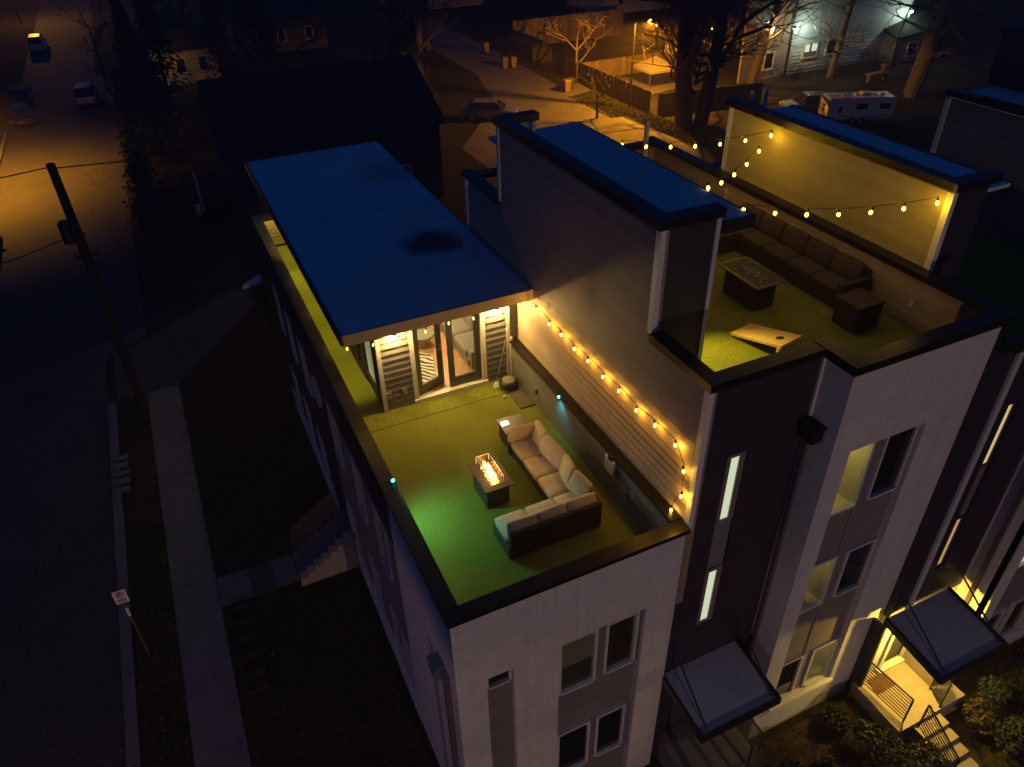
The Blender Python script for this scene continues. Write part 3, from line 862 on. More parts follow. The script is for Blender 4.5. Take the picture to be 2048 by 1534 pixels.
# ------------------------------------------------------------------ string lights
bulb_mesh = None
def string_light(label, paths, mat_key, group, drop=0.11, r=0.03, watts=0, col=(1.0, 0.50, 0.045)):
    """paths: list of lists of bulb positions; the cable runs through points above the bulbs and sags between them"""
    t = thing('string_light', label, 'string lights', paths[0][0], group)
    org = ORG[t]
    first = None
    for pts in paths:
        cp = []
        for i, p in enumerate(pts):
            cp.append((p[0], p[1], p[2] + drop))
            if i < len(pts) - 1:
                q = pts[i + 1]
                cp.append(((p[0] + q[0]) / 2, (p[1] + q[1]) / 2, (p[2] + q[2]) / 2 + drop + 0.0))
        part('cable', MB().tube(cp, 0.007, 5), 'black', t)
        for p in pts:
            if watts: lamp('bulb_light', (p[0], p[1], p[2] - 0.06), watts * random.uniform(0.8, 1.2), col, 0.016, t)
            if first is None:
                mb = MB().lathe((0, 0, -0.045), [(0.010, 0), (r * 0.9, 0.018), (r, 0.04), (r * 0.75, 0.065), (0.014, 0.085)], 9)
                b = bpy.data.objects.new('bulb', mb.mesh('bulb', mat_key, smooth=True))
                COL.objects.link(b)
                b.parent = t
                ORG[b] = Vector((0, 0, 0))
                b.location = Vector(p) - org
                k = bpy.data.objects.new('socket', MB().lathe((0, 0, 0.04), [(0.017, 0), (0.019, 0.04), (0.008, 0.075)], 8).mesh('socket', 'black'))
                COL.objects.link(k)
                k.parent = b
                first = (b, k)
            else:
                b = share(first[0], t, Vector(p) - org, (random.uniform(-.25, .25), random.uniform(-.25, .25), 0))
                k = first[1].copy()
                COL.objects.link(k)
                k.parent = b
    return t
string_light('string of warm bulbs under the front edge of the penthouse roof', [[(2.45, 13.95, 2.46), (3.02, 13.95, 2.39), (3.61, 13.95, 2.36), (4.23, 13.95, 2.39), (4.79, 13.95, 2.46), (5.39, 13.95, 2.42), (5.98, 13.95, 2.46), (6.56, 13.97, 2.50)]], 'bulb3', 'strings of party lights on the roof decks', r=0.020, watts=2.6)
WS = [(14.05, 2.44), (13.38, 2.60), (12.77, 2.54), (12.21, 2.57), (11.63, 2.54), (11.05, 2.58), (10.45, 2.56), (9.86, 2.60), (9.24, 2.55), (8.64, 2.62), (8.01, 2.63), (7.70, 2.27), (7.67, 1.70), (7.88, 1.18)]
string_light('string of warm bulbs along the tall side wall above the beige sofa', [[(6.715, a, b) for a, b in WS]], 'bulb', 'strings of party lights on the roof decks', r=0.028, watts=5.8)

# ------------------------------------------------------------------ townhouse 2 (next door, one storey higher)
u2 = thing('townhouse', 'tall middle townhouse with tan side wall, dark stair tower and white front box', 'townhouse', (9.8, 12.0, GZ))
XW = 6.86
part('side_wall', MB().box(XW + 0.0, XW + 0.16, 7.52, 9.2, -1.2, 4.1).box(XW, XW + 0.16, 9.2, 15.55, 0.0, 6.15).box(XW, XW + 0.16, 15.55, 17.7, 0, 4.3), 'tan', u2)
planks_x(u2, 7.6, 15.5, XW, 1.08, 4.10, 0.178, 'tan', 0.038, y1f=lambda z: 17.6)
planks_x(u2, 9.28, 15.46, XW, 4.10, 6.14, 0.178, 'tan', 0.038)
part('corner_trim', MB().box(XW - 0.05, XW + 0.06, 7.47, 7.60, 0.9, 4.08), 'trim', u2)
part('corner_trim', MB().box(XW - 0.05, XW + 0.06, 9.15, 9.28, 4.2, 6.15), 'trim', u2)
part('corner_trim', MB().box(XW - 0.05, XW + 0.06, 15.46, 15.58, 4.4, 6.15), 'frame', u2)
part('corner_trim', MB().box(XW - 0.05, XW + 0.06, 17.6, 17.72, 2.9, 4.28), 'frame', u2)
part('parapet_cap', MB().box(6.76, 7.05, 7.40, 9.14, 4.1, 4.26), 'cap', u2)
part('parapet_cap', MB().box(6.76, 7.05, 15.6, 17.8, 4.3, 4.42), 'cap', u2)
part('parapet_cap', MB().box(6.76, 7.06, 9.12, 15.66, 6.16, 6.32), 'cap', u2, 'high cap of the tall side wall')
part('parapet_cap', MB().box(7.062, 8.05, 9.12, 9.40, 6.16, 6.32), 'cap', u2)
part('parapet_cap', MB().box(7.062, 7.80, 15.38, 15.66, 6.16, 6.32), 'cap', u2)
part('rear_fin', MB().box(XW + 0.16, 7.72, 15.42, 15.56, 3.1, 6.16), 'trim', u2)
for xx in (7.28, 7.64):
    part('fin_rib', MB().box(xx - 0.03, xx + 0.03, 15.36, 15.418, 5.6, 6.15), 'trim', u2)
part('front_fin', MB().box(XW + 0.16, 7.93, 9.2, 9.36, 3.1, 6.16), 'navy', u2)
part('corner_trim', MB().box(7.93, 8.02, 9.17, 9.38, 3.1, 6.15), 'frame', u2)
rf2 = part('roof', MB().box(7.02, 9.40, 9.98, 16.5, 5.52, 5.6), 'roofm', u2)
part('roof', MB().box(7.02, 7.95, 9.36, 9.978, 5.5, 5.58), 'roofm', u2)
part('fascia', MB().box(7.95, 9.46, 9.92, 9.98, 5.38, 5.62), 'cap', rf2)
part('fascia', MB().box(9.40, 9.46, 9.98, 16.5, 5.38, 5.60), 'cap', rf2)
part('penthouse_wall', MB().box(7.95, 8.9, 10.55, 10.7, 3.1, 5.5).box(8.75, 8.9, 10.7, 15.4, 3.1, 5.5), 'tan', u2)
sc2 = part('wall_light', MB().box(8.40, 8.52, 10.44, 10.548, 4.75, 4.95), 'downlight', u2)
lamp('wall_lamp', (8.40, 10.3, 4.85), 420, (1.0, 0.74, 0.10), 0.08, u2, 'SPOT', (R(-38), 0, R(8)), R(78), 1.0)
# deck 2
part('floor_deck', MB().box(7.02, 12.9, 7.7, 18, 2.8, 3.08), 'concrete', u2)
part('artificial_turf', MB().box(7.02, 9.3, 7.74, 17.8, 3.08, 3.1).box(9.3, 12.72, 7.08, 17.8, 3.08, 3.1), 'turf', u2, 'sheet of green turf on the upper deck')
# tower
part('stair_tower', wall_holes('y', 7.52, 0.2, 7.022, 9.25, -3.6, 4.1, [(7.50, 7.94, -2.3, 2.42)]), 'navy', u2, 'dark siding stair tower')
part('stair_tower', MB().box(6.76, 7.021, 7.53, 7.7, -7, 0.9).box(7.021, 7.3, 7.6, 7.7, -7, -3.6).box(8.5, 9.25, 7.6, 7.7, -7, -3.6), 'navy', u2)
part('tower_panel', MB().box(7.50, 7.94, 7.58, 7.66, -0.58, 0.70), 'panel', u2)
for z0, z1 in ((0.70, 2.42), (-2.3, -0.58)):
    wf = part('slit_window', wall_holes('y', 7.55, 0.08, 7.50, 7.94, z0, z1, [(7.62, 7.82, z0 + 0.07, z1 - 0.10)]), 'panel', u2)
    part('pane', MB().box(7.62, 7.82, 7.58, 7.60, z0 + 0.07, z1 - 0.10), 'litwin', wf)
part('parapet_cap', MB().box(7.052, 9.10, 7.40, 7.70, 4.1, 4.26), 'cap', u2, 'cap over the stair tower')
part('parapet_cap', MB().box(9.10, 9.40, 6.74, 7.70, 4.1, 4.27), 'cap', u2, 'short return cap beside the stair tower')
part('parapet_cap', MB().box(9.402, 12.85, 6.74, 7.06, 4.1, 4.26), 'cap', u2, 'cap over the white front box')
part('parapet_inside', MB().box(7.02, 9.25, 7.72, 7.76, 3.1, 4.1).box(9.4, 12.7, 7.05, 7.09, 3.1, 4.1), 'tan', u2)
# white front box
part('front_wall', wall_holes('y', 6.85, 0.2, 9.25, 12.75, GZ, 4.1, [(9.72, 11.62, -5.92, 2.2)]), 'white_brick', u2)
part('side_return', MB().box(9.25, 9.42, 7.051, 7.52, GZ, 4.1), 'white_brick', u2)
part('side_return', MB().box(12.58, 12.75, 7.051, 7.6, GZ, 4.1), 'navy', u2)
part('window_sill', MB().box(9.68, 11.66, 6.78, 7.0, -6.0, -5.921), 'trim', u2)
bx = 9.72
part('recess_panel', MB().box(9.721, 11.619, 7.0, 7.05, -1.0, 0.46), 'panel', u2)
part('recess_panel', MB().box(9.721, 11.619, 7.0, 7.05, -4.4, -2.5), 'panel', u2)
part('mullion_panel', MB().box(10.5, 10.78, 6.98, 7.05, -5.92, 2.2), 'panel', u2)
for r0, r1, ml, mr in ((0.46, 2.2, None, 'pane'), (-2.5, -1.0, None, 'pane'), (-5.92, -4.4, 'pane', None)):
    for a, b, mm in ((9.73, 10.5, ml), (10.78, 11.6, mr)):
        window_y(u2, a, b, 7.0, r0 + 0.005, r1, m=mm or 'glass')
# little lit rooms behind the glass
def room(x0, x1, y0, y1, z0, z1, watts, col, stairs=False):
    p = part('lit_room', MB().box(x0, x1, y1, y1 + 0.05, z0, z1).box(x0 - 0.05, x0, y0, y1, z0, z1).box(x1, x1 + 0.05, y0, y1, z0, z1).box(x0, x1, y0, y1, z0 - 0.05, z0).box(x0, x1, y0, y1, z1, z1 + 0.05), 'wallint', u2)
    lamp('room_lamp', ((x0 + x1) / 2, (y0 + y1) / 2, z1 - 0.25), watts, col, 0.08, u2)
    if stairs:
        st = MB()
        for k in range(9):
            st.box(x0 + 0.02, x0 + 0.5, y0 + 0.25 + 0.0 * k, y0 + 0.29, z0 + 0.1 + k * 0.10, z0 + 0.14 + k * 0.10)
        part('stair_rail', st, 'black', p)
room(9.75, 10.5, 7.06, 8.6, 0.4, 2.3, 26, (1.0, 0.75, 0.2))
room(9.75, 10.5, 7.06, 8.6, -2.6, -0.9, 9, (1.0, 0.70, 0.2), True)
room(10.78, 11.6, 7.06, 8.8, -5.95, -4.3, 8, (1.0, 0.75, 0.25), True)
part('scupper_box', MB().box(9.0, 9.245, 7.12, 7.48, 2.42, 2.72).box(8.96, 9.248, 7.08, 7.52, 2.72, 2.76), 'cap', u2)
part('downspout', MB().box(9.16, 9.245, 7.36, 7.45, GZ, 2.42), 'spout', u2)
part('corner_trim', MB().box(9.2, 9.248, 7.47, 7.519, -3.5, 4.05), 'trim', u2)
# right low parapet of deck 2 and rear wall
part('party_parapet', MB().box(12.74, 12.9, 7.6, 18.2, 2.6, 4.12), 'tan', u2)
planks_x(u2, 7.1, 18.0, 12.738, 3.12, 4.1, 0.165, 'tan', 0.022)
part('parapet_cap', MB().box(12.66, 12.95, 7.062, 18.25, 4.12, 4.24), 'cap', u2, 'right party wall cap of the upper deck')
part('rear_wall', MB().box(7.02, 12.74, 17.8, 17.95, 0, 4.12), 'tan', u2)
part('parapet_cap', MB().box(7.05, 12.65, 17.72, 18.02, 4.12, 4.24), 'cap', u2)
part('string_post', MB().box(12.25, 12.36, 17.62, 17.71, 3.1, 4.9), 'trim', u2)
part('outlet_cover', MB().box(12.70, 12.735, 8.6, 8.68, 3.5, 3.65).box(12.70, 12.735, 14.5, 14.57, 3.6, 3.95), 'frame', u2)
# awning 2
def awning(u, x0, x1, yb, yf, z, dz=0.18):
    a = part('awning', MB().hexa([(x0, yf, z), (x1, yf, z), (x1, yb, z + dz), (x0, yb, z + dz)], [(x0, yf, z + 0.06), (x1, yf, z + 0.06), (x1, yb, z + dz + 0.06), (x0, yb, z + dz + 0.06)]), 'awn', u)
    part('edge_beam', MB().box(x0 - 0.06, x1 + 0.06, yf - 0.07, yf - 0.002, z - 0.08, z + 0.12), 'black', a)
    for xa, xb in ((x0 - 0.07, x0 - 0.003), (x1 + 0.003, x1 + 0.07)):
        part('edge_beam', MB().hexa([(xa, yf, z - 0.08), (xb, yf, z - 0.08), (xb, yb, z + dz - 0.08), (xa, yb, z + dz - 0.08)], [(xa, yf, z + 0.12), (xb, yf, z + 0.12), (xb, yb, z + dz + 0.12), (xa, yb, z + dz + 0.12)]), 'black', a)
    for xx in (x0 + 0.15, x1 - 0.08):
        part('tie_rod', MB().tube([(xx, yb - 0.02, z + 1.15), (xx, yf + 0.08, z + 0.1)], 0.022, 6), 'black', a)
    return a
awning(u2, 6.80, 8.72, 7.5, 6.06, -3.72)
# porch 2
part('porch_slab', MB().box(7.0, 8.85, 6.1, 7.6, GZ, -6.2), 'concrete', u2)
for k in range(4):
    part('porch_step', MB().box(7.05, 8.3, 6.1 - 0.3 * (k + 1), 6.1 - 0.3 * k - 0.002, GZ, -6.2 - 0.17 * (k + 1)), 'concrete', u2)
part('front_door', MB().box(7.35, 8.35, 7.62, 7.68, -6.2, -4.1), 'dframe', u2)
def railing(parent, a, b, z0, z1, n, h0=0.12):
    """horizontal bar railing between ground points a and b; z0,z1 = floor heights at the ends"""
    r = part('railing', MB().tube([(a[0], a[1], z0), (a[0], a[1], z0 + 0.95)], 0.025, 6), 'black', parent)
    part('rail_post', MB().tube([(b[0], b[1], z1), (b[0], b[1], z1 + 0.95)], 0.025, 6), 'black', r)
    for k in range(n):
        h = h0 + (0.95 - h0) * k / (n - 1)
        part('rail_bar', MB().tube([(a[0], a[1], z0 + h), (b[0], b[1], z1 + h)], 0.016 if k < n - 1 else 0.028, 5), 'black', r)
    return r
railing(u2, (8.78, 7.0), (8.78, 6.15), -6.2, -6.2, 9)
railing(u2, (8.4, 6.05), (8.4, 4.95), -6.2, -6.9, 9)
railing(u2, (7.05, 6.05), (7.05, 4.95), -6.2, -6.9, 9)

# things on deck 2
g = thing('sectional_sofa', 'dark wicker sofa with taupe cushions along the upper deck parapet', 'sofa', (12.3, 11.5, 3.1))
DZ = 3.1
part('base', MB().box(11.85, 12.62, 9.75, 13.6, DZ + 0.04, DZ + 0.34), 'wicker2', g)
part('back_panel', MB().box(12.58, 12.66, 9.7, 13.7, DZ + 0.03, DZ + 0.76), 'wicker2', g)
part('arm_panel', MB().box(11.82, 12.62, 9.6, 9.74, DZ + 0.03, DZ + 0.62), 'wicker2', g)
part('arm_panel', MB().box(11.0, 12.62, 13.62, 13.72, DZ + 0.03, DZ + 0.72), 'wicker2', g)
part('base', MB().box(11.0, 11.85, 12.9, 13.6, DZ + 0.04, DZ + 0.34), 'wicker2', g)
for k in range(5):
    a = 9.77 + k * 0.766
    part('seat_cushion', MB().pillow(11.84, 12.42, a, a + 0.75, DZ + 0.33, DZ + 0.48, 0.015), 'cushion2', g, smooth=True)
    part('back_cushion', MB().pillow(12.36, 12.56, a, a + 0.75, DZ + 0.46, DZ + 0.88, 0.02, xf=Matrix.Rotation(R(12), 4, 'Y')), 'cushion2', g, smooth=True)
part('seat_cushion', MB().pillow(11.02, 11.82, 12.92, 13.55, DZ + 0.33, DZ + 0.48, 0.015), 'cushion2', g, smooth=True)
part('back_cushion', MB().pillow(11.02, 11.9, 13.42, 13.6, DZ + 0.46, DZ + 0.86, 0.02), 'cushion2', g, smooth=True)
o = thing('storage_cube', 'dark wicker storage cube at the near end of the taupe sofa', 'storage cube', (11.9, 9.1, DZ))
part('body', MB().box(11.46, 12.12, 8.8, 9.4, DZ + 0.02, DZ + 0.54), 'wicker2', o, bevel=0.02)
part('lid', MB().box(11.44, 12.14, 8.78, 9.42, DZ + 0.54, DZ + 0.6), 'wicker2', o, bevel=0.01)
f = thing('fire_pit_table', 'unlit fire pit table with a pale rimmed top and glass beads on the upper deck', 'fire pit', (10.55, 10.95, DZ))
part('base', MB().box(10.28, 10.82, 10.42, 11.4, DZ + 0.02, DZ + 0.6), 'wicker2', f)
part('top', MB().box(10.20, 10.92, 10.30, 11.52, DZ + 0.6, DZ + 0.64), 'wicker2', f)
part('rim', MB().box(10.185, 10.20, 10.285, 11.535, DZ + 0.60, DZ + 0.65).box(10.92, 10.935, 10.285, 11.535, DZ + 0.60, DZ + 0.65).box(10.20, 10.92, 10.285, 10.30, DZ + 0.60, DZ + 0.65).box(10.20, 10.92, 11.52, 11.535, DZ + 0.60, DZ + 0.65), 'galv', f)
gm = MB()
for k in range(130):
    gm.ico((random.gauss(10.56, 0.09), random.gauss(10.9, 0.24), DZ + 0.65), random.uniform(0.010, 0.02), 1)
part('fire_glass', gm, 'galv', f, stuff=True)
ch = thing('cornhole_board', 'plywood cornhole board tilted on the upper turf with its hole toward the edge', 'game board', (9.72, 9.35, DZ))
A0, B0 = Vector((9.27, 9.86, DZ + 0.03)), Vector((9.88, 9.97, DZ + 0.03))
dv = Vector((0.18, -1.0, 0)).normalized() * 1.18
C0, D0 = B0 + dv + Vector((0, 0, 0.28)), A0 + dv + Vector((0, 0, 0.28))
nn = (B0 - A0).cross(D0 - A0).normalized()
if nn.z < 0: nn = -nn
part('board', MB().hexa([A0, D0, C0, B0], [p + nn * 0.05 for p in (A0, D0, C0, B0)]), 'beach', ch)
hc = A0 + (B0 - A0) * 0.5 + dv * 0.78 + Vector((0, 0, 0.28 * 0.78)) + nn * 0.053
e1, e2 = (B0 - A0).normalized(), (D0 - A0).normalized()
ring = [hc + 0.078 * (math.cos(2 * math.pi * k / 24) * e1 + math.sin(2 * math.pi * k / 24) * e2) for k in range(24)]
part('hole', MB().hexa(ring, [p + nn * 0.002 for p in ring]), 'hole', ch)
for p in (C0, D0):
    part('leg', MB().box(p.x - 0.03, p.x + 0.03, p.y + 0.02, p.y + 0.08, DZ, p.z - 0.005), 'beach', ch)
bd = thing('bench_box', 'low pale bench beside the fire pit table at the back of the upper deck', 'bench', (9.6, 12.6, DZ))
part('lid', MB().box(9.5, 10.5, 12.2, 12.7, DZ + 0.40, DZ + 0.45), 'fascia', bd)
part('body', MB().box(9.55, 10.45, 12.25, 12.65, DZ, DZ + 0.399), 'wicker2', bd)

# strings over deck 2
def seg(a, b, n, sag, first=True):
    out = []
    for i in range(n):
        t_ = i / (n - 1)
        p = Vector(a).lerp(Vector(b), t_)
        p.z -= sag * 4 * t_ * (1 - t_)
        out.append(tuple(p))
    return out if first else out[1:]
s2 = [seg((9.75, 14.95, 5.42), (12.74, 13.34, 5.62), 7, 0.14), seg((12.74, 13.34, 5.62), (9.5, 11.4, 5.62), 6, 0.22, False), seg((9.44, 10.25, 5.6), (12.74, 8.80, 5.62), 7, 0.16)]
string_light('zigzag string of yellow bulbs strung across the upper deck to the yellow wall', s2, 'bulb2', 'strings of party lights on the roof decks', r=0.034, watts=5.2, col=(1.0, 0.58, 0.02))

# ------------------------------------------------------------------ townhouse 3
u3 = thing('townhouse', 'third townhouse with a yellow lit penthouse wall and a glowing front porch', 'townhouse', (15.5, 12, GZ))
XV = 12.98
part('side_wall', MB().box(XV, XV + 0.15, 8.72, 15.1, 2.4, 5.84), 'tan3', u3)
planks_x(u3, 8.8, 15.04, XV, 4.0, 5.8, 0.178, 'tan3', 0.02)
part('corner_trim', MB().box(XV - 0.04, XV + 0.08, 8.66, 8.80, 3.0, 5.80), 'trim', u3)
part('corner_trim', MB().box(XV - 0.04, XV + 0.08, 15.0, 15.13, 3.0, 5.80), 'trim', u3)
part('parapet_cap', MB().box(XV - 0.10, XV + 0.2, 8.6, 15.25, 5.84, 6.0), 'cap', u3)
part('parapet_cap', MB().box(XV + 0.202, 14.1, 8.6, 8.9, 5.84, 6.0), 'cap', u3)
part('front_fin', MB().box(XV + 0.15, 14.0, 8.74, 8.88, 2.4, 5.84), 'navy', u3)
rf3 = part('roof', MB().box(XV + 0.2, 14.9, 8.9, 15.1, 5.5, 5.58), 'roofm', u3)
part('fascia', MB().box(14.9, 14.96, 8.9, 15.1, 5.35, 5.6), 'cap', rf3)
for xx, yy in ((13.35, 14.85), (13.75, 14.8)):
    part('roof_pipe', MB().tube([(xx, yy, 5.58), (xx, yy, 6.2)], 0.05, 10), 'frame', u3)
part('artificial_turf', MB().box(12.96, 18.9, 6.95, 18, 2.55, 2.6), 'turf', u3)
part('parapet_cap', MB().box(12.98, 15.6, 6.55, 6.86, 3.5, 3.64), 'cap', u3)
part('stair_tower', wall_holes('y', 6.68, 0.2, 12.76, 15.2, -4.1, 3.5, [(13.75, 14.1, -2.85, 2.0)]), 'navy', u3)
part('tower_trim', MB().box(13.25, 13.4, 6.62, 6.679, -4.0, 3.48), 'frame', u3)
part('tower_panel', MB().box(13.75, 14.1, 6.75, 6.82, -1.2, 0.3), 'panel', u3)
for z0, z1, mm in ((0.3, 2.0, 'litwarm'), (-2.85, -1.2, 'litwarm2')):
    wf = part('slit_window', wall_holes('y', 6.71, 0.08, 13.75, 14.1, z0, z1, [(13.83, 14.0, z0 + 0.06, z1 - 0.06)]), 'navy', u3)
    part('pane', MB().box(13.83, 14.0, 6.74, 6.76, z0 + 0.06, z1 - 0.06), mm, wf)
part('side_return', MB().box(15.2, 15.4, 5.95, 6.7, GZ, 3.5), 'white_brick', u3)
part('front_wall', wall_holes('y', 5.9, 0.2, 15.2, 18.9, GZ, 3.5, [(15.6, 17.6, -6.4, 1.7)]), 'white_brick', u3)
part('downspout', MB().box(15.1, 15.195, 6.3, 6.4, GZ, 2.2), 'spout', u3)
part('recess_panel', MB().box(15.601, 17.599, 6.05, 6.1, -6.4, 1.7), 'panel', u3)
for r0, r1, ml in ((0.0, 1.6, 'pane'), (-3.05, -1.5, 'litwarm'), (-6.4, -4.9, 'pane')):
    window_y(u3, 15.62, 16.4, 6.03, r0, r1, m=ml)
    window_y(u3, 16.7, 17.5, 6.03, r0, r1)
awning(u3, 12.55, 14.55, 6.62, 5.02, -4.12)
# porch 3, lit
PF = -6.4
part('porch_slab', MB().box(12.35, 14.6, 5.2, 6.68, GZ, PF), 'plaster', u3)
part('porch_wall', MB().box(14.0, 14.9, 5.75, 6.68, PF, -5.2), 'plaster', u3)
part('tower_front', wall_holes('y', 6.70, 0.15, 12.76, 15.2, GZ, -4.1, [(13.2, 14.05, PF, -4.35)]), 'trim', u3)
part('porch_side', MB().box(12.42, 12.50, 6.50, 6.84, GZ, -4.05), 'navy', u3)
fd = part('front_door', MB().box(13.28, 13.97, 6.76, 6.80, PF, -4.4), 'dframe', u3)
part('handle', MB().box(13.35, 13.38, 6.70, 6.758, -5.5, -5.2), 'galv', fd)
part('door_trim', MB().box(13.15, 13.27, 6.64, 6.72, PF, -4.3).box(13.98, 14.1, 6.64, 6.72, PF, -4.3), 'trim', u3)
part('door_sill', MB().box(13.1, 14.1, 6.55, 6.7, PF, PF + 0.08), 'trim', u3)
dm = thing('doormat', 'brown doormat in front of the lit porch door', 'doormat', (12.95, 6.35, PF))
part('mat', MB().prism([(12.62, 6.14), (13.25, 6.16), (13.24, 6.56), (12.72, 6.56)], PF, PF + 0.025), 'brown', dm)
railing(u3, (12.5, 6.6), (12.62, 5.35), PF, PF, 9)
railing(u3, (13.95, 5.7), (13.75, 5.25), PF, PF, 9)
ym = 5.2
for k in range(5):
    part('porch_step', MB().box(12.85, 13.72, 5.2 - 0.32 * (k + 1), 5.2 - 0.32 * k - 0.002, GZ, PF - 0.12 * (k + 1)), 'plaster', u3)
railing(u3, (12.84, 5.1), (12.72, 4.0), PF, PF - 0.5, 9)
lamp('porch_lamp', (13.5, 5.95, -4.45), 380, (1.0, 0.64, 0.09), 0.08, u3)
part('porch_light', MB().disc((13.5, 5.95, -4.34), 'z', 0.1, 0.05, 16), 'downlight', u3)

# ------------------------------------------------------------------ townhouse 4 at the frame edge
u4 = thing('townhouse', 'dark fourth townhouse at the far right with a pale corner trim', 'townhouse', (22, 12, GZ))
part('side_wall', MB().box(19.2, 19.4, 7.2, 13.85, GZ, 5.5), 'slate', u4)
planks_x(u4, 7.2, 13.8, 19.2, 2.8, 5.5, 0.178, 'slate', 0.025)
part('corner_trim', MB().box(19.12, 19.24, 13.78, 13.9, 2.4, 5.5), 'frame', u4)
part('roof', MB().box(19.2, 24.0, 7.2, 13.9, 5.5, 5.56), 'roofm', u4)
part('parapet_cap', MB().box(19.1, 19.42, 7.2, 13.95, 5.56, 5.7), 'cap', u4)
part('parapet_block', MB().box(21.0, 24.0, 8.2, 14.2, 5.56, 7.0), 'navy', u4)
part('rear_wall', MB().box(19.4, 24, 13.7, 13.9, GZ, 5.5), 'navy', u4)
part('rear_block', MB().box(13.1, 18.9, 15.3, 19.5, GZ, 2.5), 'navy', u3)

# ------------------------------------------------------------------ left side: walk, stairs, posts
st = thing('side_stairs', 'concrete side stairs with a dark bar railing rising to the end townhouse', 'stairs', (1.2, 17.5, GZ))
for k in range(7):
    part('step', MB().box(0.35 + k * 0.25, 0.6 + k * 0.25 - 0.002, 16.85, 17.95, GZ, GZ + 0.17 * (k + 1)), 'concrete', st)
for k in range(7):
    part('side_block', MB().box(0.35 + k * 0.25, 0.6 + k * 0.25 - 0.004, 16.55, 16.846, GZ, GZ + 0.17 * (k + 1) + 0.12), 'plaster', st)
r_ = part('railing', MB().tube([(0.4, 18.0, GZ), (0.4, 18.0, GZ + 1.0)], 0.03), 'black', st)
part('rail_post', MB().tube([(2.1, 18.0, GZ + 1.1), (2.1, 18.0, GZ + 2.2)], 0.03), 'black', r_)
for k in range(10):
    part('rail_bar', MB().tube([(0.4, 18.0, GZ + 0.15 + 0.09 * k), (2.1, 18.0, GZ + 1.35 + 0.09 * k)], 0.018, 5), 'black', r_)
gg = thing('planter_frame', 'nearest pale square frame of the row of five beside the sidewalk', 'planter frame', (-1.48, 13.85, GZ), 'square planter frames beside the sidewalk')
part('rail', MB().box(-1.78, -1.18, 13.55, 13.6, GZ, GZ + 0.12), 'pole', gg)
part('rail', MB().box(-1.78, -1.18, 14.07, 14.12, GZ, GZ + 0.12), 'pole', gg)
part('rail', MB().box(-1.78, -1.73, 13.602, 14.068, GZ, GZ + 0.12), 'pole', gg)
part('rail', MB().box(-1.23, -1.18, 13.602, 14.068, GZ, GZ + 0.12), 'pole', gg)
part('soil', MB().box(-1.729, -1.231, 13.602, 14.068, GZ, GZ + 0.05), 'mulch', gg)
for k, l_ in ((1, 'second pale square frame from the near end of the row of five'), (2, 'middle pale square frame of the row of five beside the sidewalk'), (3, 'fourth pale square frame from the near end of the row of five'), (4, 'farthest pale square frame of the row, next to the garden walk')):
    copy_thing(gg, (-1.48, 13.85 + k * 0.62, GZ), 0, l_)
pk = thing('tree_pit', 'dark mulched tree pit between the kerb and the sidewalk', 'tree pit', (-3.8, 24.4, GZ))
part('soil', MB().box(-4.4, -3.27, 22.4, 26.3, GZ - 0.005, GZ + 0.06), 'mulch', pk)
ps = thing('plank_stack', 'stack of pale planks lying at the kerb by the tree pit', 'planks', (-4.35, 24.3, GZ))
for k in range(5):
    part('plank', MB().box(-4.62 + 0.02 * (k % 2), -4.16 + 0.02 * (k % 3), 23.35 + k * 0.46, 23.62 + k * 0.46, GZ + 0.085, GZ + 0.16 + 0.03 * (k % 2)), 'concrete', ps)

def sign(loc):
    x, y, z = loc
    t = thing('parking_sign', 'white no parking sign on a thin rusty post at the kerb', 'street sign', loc)
    part('post', MB().tube([(x, y, z), (x, y, z + 2.75)], 0.03, 6), 'rust', t)
    part('reflector', MB().box(x - 0.035, x + 0.035, y - 0.05, y - 0.031, z + 1.7, z + 2.02), 'signw', t)
    pl = part('panel', MB().box(x - 0.16, x + 0.16, y - 0.06, y - 0.045, z + 2.25, z + 2.72), 'signw', t)
    part('letter', MB().box(x - 0.05, x - 0.02, y - 0.064, y - 0.0605, z + 2.50, z + 2.66).disc((x - 0.005, y - 0.0622, z + 2.615), 'y', 0.045, 0.003, 14, 0.02), 'ink', pl, 'black letter P')
    part('symbol', MB().disc((x, y - 0.0665, z + 2.58), 'y', 0.105, 0.003, 24, 0.085).hexa([(x - 0.075, y - 0.068, z + 2.645), (x - 0.06, y - 0.068, z + 2.66), (x - 0.06, y - 0.066, z + 2.66), (x - 0.075, y - 0.066, z + 2.645)], [(x + 0.06, y - 0.068, z + 2.50), (x + 0.075, y - 0.068, z + 2.515), (x + 0.075, y - 0.066, z + 2.515), (x + 0.06, y - 0.066, z + 2.50)]), 'signr', pl, 'red circle with a slash')
    for k in range(3):
        part('text_line', MB().box(x - 0.1, x + 0.1, y - 0.064, y - 0.061, z + 2.29 + 0.05 * k, z + 2.315 + 0.05 * k), 'signr' if k == 0 else 'ink', pl)
sign((-4.05, 16.1, GZ))
up_ = thing('utility_pole', 'tall leaning dark utility pole with a transformer at the street', 'utility pole', (-3.4, 28.4, GZ))
part('pole', MB().tube([(-3.4, 28.45, GZ), (-3.42, 28.4, 0), (-3.45, 28.35, 3.05)], 0.19, 12, 0.14), 'pole', up_)
tr = part('transformer', MB().lathe((-3.72, 28.3, 0.35), [(0.18, 0), (0.2, 0.05), (0.2, 0.7), (0.14, 0.78)], 14), 'black', up_)
part('bracket', MB().box(-3.8, -3.2, 28.2, 28.3, 0.55, 0.62).box(-3.75, -3.0, 28.28, 28.36, -0.25, -0.18), 'pole', up_)
